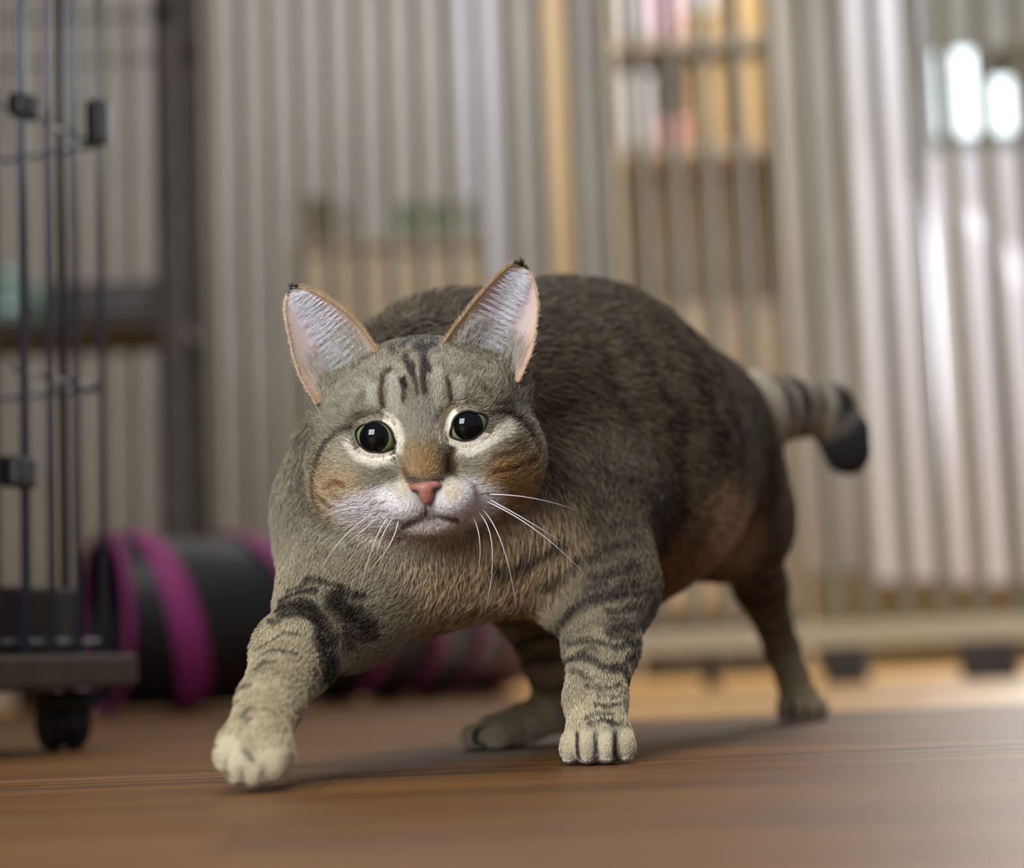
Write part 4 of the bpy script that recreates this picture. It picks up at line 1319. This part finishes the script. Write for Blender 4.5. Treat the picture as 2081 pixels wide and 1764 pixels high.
# ---- ears
EAR_IN = {-1: [(768, 712), (735, 664), (700, 629), (665, 604), (632, 587), (610, 580), (594, 580)], 1: [(893, 712), (925, 664), (962, 615), (1000, 571), (1026, 545), (1043, 533), (1055, 529)]}
EAR_OUT = {-1: [(640, 822), (606, 765), (590, 715), (579, 665), (573, 630), (574, 606), (581, 588)], 1: [(1058, 775), (1083, 720), (1092, 675), (1097, 625), (1094, 590), (1085, 560), (1071, 535)]}
M_EAR = attr_mat('ear_skin', 0.6, 0.2)
def resample(pts, m):
    pts = np.asarray(pts, float)
    x = np.linspace(0, 1, len(pts)); t = np.linspace(0, 1, m)
    return np.stack([np.interp(t, x, pts[:, 0]), np.interp(t, x, pts[:, 1])], 1)
def earpx(u, v):
    return hpx(u, v) * 1.025
for sgn in (-1, 1):
    nv_, nu_ = 26, 22
    ein = np.array([earpx(*q) for q in resample(EAR_IN[sgn], nv_)]); eo = np.array([earpx(*q) for q in resample(EAR_OUT[sgn], nv_)])
    def earpt(iu, iv, back=0.0):
        u = iu / (nu_ - 1.0); v = iv / (nv_ - 1.0)
        ab = ein[iv] * (1 - u) + eo[iv] * u
        wd = np.linalg.norm(eo[iv] - ein[iv])
        cup = math.sin(math.pi * u) ** .8
        cz = 0.75 - 0.9 * v - 0.5 * u - cup * min(1.3, .38 * wd) - back
        return H(ab[0], ab[1], cz), u, v
    vs, fs, cs = [], [], []
    for layer in (0, 1):
        for iv in range(nv_):
            for iu in range(nu_):
                p_, u, v = earpt(iu, iv, layer * (.16 if 0 < iu < nu_ - 1 and iv < nv_ - 1 else .05))
                vs.append(p_)
                if layer == 1:
                    c = np.array((112, 100, 82.)) * (1 - .6 * max(0, v - .85) / .15)
                else:
                    c = np.array((196, 176, 172.))
                    c += (np.array((168, 140, 136.)) - c) * math.exp(-((u - .55) / .16) ** 2) * (1 - v)
                    rim = max(0, 1 - u / .13) + max(0, (v - .80) / .2)
                    c += (np.array((190, 160, 122.)) - c) * min(1, rim)
                    rim2 = max(0, 1 - (1 - u) / .16)
                    c += (np.array((222, 190, 160.)) - c) * min(1, rim2)
                    if v < .3 and u > .6: c += (np.array((206, 148, 104.)) - c) * .6 * (1 - v / .3)
                    if v > .96: c = np.array((48, 42, 36.))
                cs.append(c)
    st = nv_ * nu_
    for layer in (0, 1):
        for iv in range(nv_ - 1):
            for iu in range(nu_ - 1):
                a = layer * st + iv * nu_ + iu
                q = (a, a + 1, a + nu_ + 1, a + nu_)
                fs.append(q if layer == 0 else q[::-1])
    edge = [iv * nu_ for iv in range(nv_)] + [(nv_ - 1) * nu_ + iu for iu in range(1, nu_)] + [iv * nu_ + nu_ - 1 for iv in range(nv_ - 2, -1, -1)]
    for a, b in zip(edge[:-1], edge[1:]):
        fs.append((a, a + st, b + st, b))
    ear = cmesh('ear', vs, fs, M_EAR, colors=lin(np.clip(np.array(cs), 0, 255)))
    tag(ear, 'upright ear with pale pink lining and tan rim')
    # ear hair: long pale strands sweeping from the inner edge, short tan rim, short coat on the back
    hp_, hc_, hr_ = [], [], []
    def strand(p0, d, ln, curve, col, r):
        ps = [p0 + d * ln * t + curve * ln * t * t for t in (0, .33, .66, 1)]
        hp_.append(ps); hc_.append([col] * 4); hr_.append([r, r, r * .8, r * .3])
    for _ in range(900):
        v = rng.random() ** .9 * .78; u = .08 + .40 * rng.random()
        iv = int(v * (nv_ - 1)); iu = int(u * (nu_ - 1))
        p0 = earpt(iu, iv)[0]; p1 = earpt(min(nu_ - 1, iu + 9), iv)[0]
        d = norm(p1 - p0 + HC * .5 + HB * (.25 + .2 * rng.normal()))
        col = np.array((240, 238, 242.)) - rng.random() * 34
        strand(p0, d, rng.uniform(.7, 1.5) * (1 - .55 * v), -HC * .25 - HB * .15, col, .009)
    for _ in range(900):
        v = rng.random() * .26; u = .1 + .85 * rng.random()
        p0 = earpt(int(u * (nu_ - 1)), int(v * (nv_ - 1)))[0]
        d = norm(HB + HA * sgn * (.5 + .3 * rng.normal()) + HC * .5)
        strand(p0 - HB * .3, d, rng.uniform(.6, 1.2), np.zeros(3), np.array((214, 208, 196.)) - rng.random() * 50, .009)
    for _ in range(2600):
        left = rng.random() < .5
        v = rng.random(); iv = int(v * (nv_ - 1))
        iu = 0 if left else nu_ - 1
        p0 = earpt(iu, iv, .05)[0] * (1 - 0)
        if iv < nv_ - 1: p0 = p0 + (earpt(iu, iv + 1, .05)[0] - p0) * rng.random()
        out = norm(earpt(0, iv)[0] - earpt(nu_ - 1, iv)[0]) * (1 if left else -1) if iv < nv_ - 1 else HB
        d = norm(out * .35 + HB * .9 + rng.normal(0, .25, 3))
        col = np.array((188, 160, 124.)) if left else np.array((218, 196, 170.))
        if v > .93: col = np.array((64, 54, 46.))
        strand(p0, d, rng.uniform(.10, .24), np.zeros(3), col + rng.normal(0, 12), .008)
    for _ in range(60):   # tip tuft
        p0 = earpt(rng.integers(6, 16), nv_ - 1, .05)[0]
        strand(p0, norm(HB + HA * sgn * .2 + rng.normal(0, .25, 3)), rng.uniform(.2, .45), np.zeros(3), (52, 44, 38), .008)
    for _ in range(3500):
        iu, iv = rng.integers(1, nu_ - 1), rng.integers(0, nv_ - 1)
        p0 = earpt(iu, iv, .17)[0] + (earpt(iu, iv + 1, .17)[0] - earpt(iu, iv, .17)[0]) * rng.random()
        strand(p0, norm(HB - HC * .4 + rng.normal(0, .25, 3)), rng.uniform(.15, .3), np.zeros(3), np.array((112, 98, 78.)) + rng.normal(0, 14), .01)
    eh = hair_obj('ear_hair', np.array(hp_), np.array(hr_), np.clip(np.array(hc_), 5, 250), M_FUR, ear)
    tag(eh, 'fine pale hairs inside the ear', kind='stuff')

# ---- whiskers
M_WHISK, _, wb = new_mat('whisker_white', 0.35, 0.5)
wb.inputs['Base Color'].default_value = l4((238, 234, 236))
WH = [  # root on the muzzle, bend, tip (photo pixels) and depths
    [(985, 1005, 84.0), (1080, 1012, 83.5), (1175, 1038, 85.5)],
    [(988, 1012, 84.0), (1075, 1060, 82.5), (1150, 1108, 83.5)],
    [(982, 1016, 84.0), (1095, 1082, 82.0), (1200, 1180, 84.0)],
    [(975, 1030, 83.8), (1020, 1105, 81.5), (1050, 1240, 82.5)],
    [(965, 1035, 83.8), (1000, 1110, 81.5), (985, 1250, 82.5)],
    [(955, 1040, 83.6), (975, 1100, 82.0), (968, 1185, 82.8)],
    [(765, 1040, 84.0), (700, 1090, 82.0), (648, 1165, 83.0)],
    [(790, 1050, 83.6), (760, 1105, 82.0), (730, 1205, 82.8)],
    [(810, 1055, 83.4), (790, 1110, 82.2), (745, 1165, 82.6)],
    [(775, 1046, 83.8), (735, 1080, 82.0), (690, 1115, 82.8)],
    [(800, 1052, 83.6), (775, 1095, 82.0), (762, 1150, 82.5)],
    [(760, 1028, 84.2), (700, 1035, 83.0), (650, 1052, 84.0)],
]
for a, b, c in WH:
    yy_ = np.linspace(78, 92, 281)
    ray = np.array([P(a[0], a[1], y_) for y_ in yy_])
    _, dd = grad(D, LO, HSTEP, ray)
    y0 = yy_[int(np.argmax(dd < 0))] + .15
    A, Bm, Cc = P(a[0], a[1], y0), P(b[0], b[1], y0 + .5 * (b[2] - a[2])), P(c[0], c[1], y0 + .8 + .5 * (c[2] - a[2]))
    ctrl = 2 * Bm - .5 * (A + Cc)
    ts = np.linspace(0, 1, 12)
    pts_ = [A * (1 - t) ** 2 + ctrl * 2 * t * (1 - t) + Cc * t * t - cat_inv for t in ts]
    tube('whisker', pts_, [.027 * (1 - .82 * t) for t in ts], M_WHISK, cat, 6)
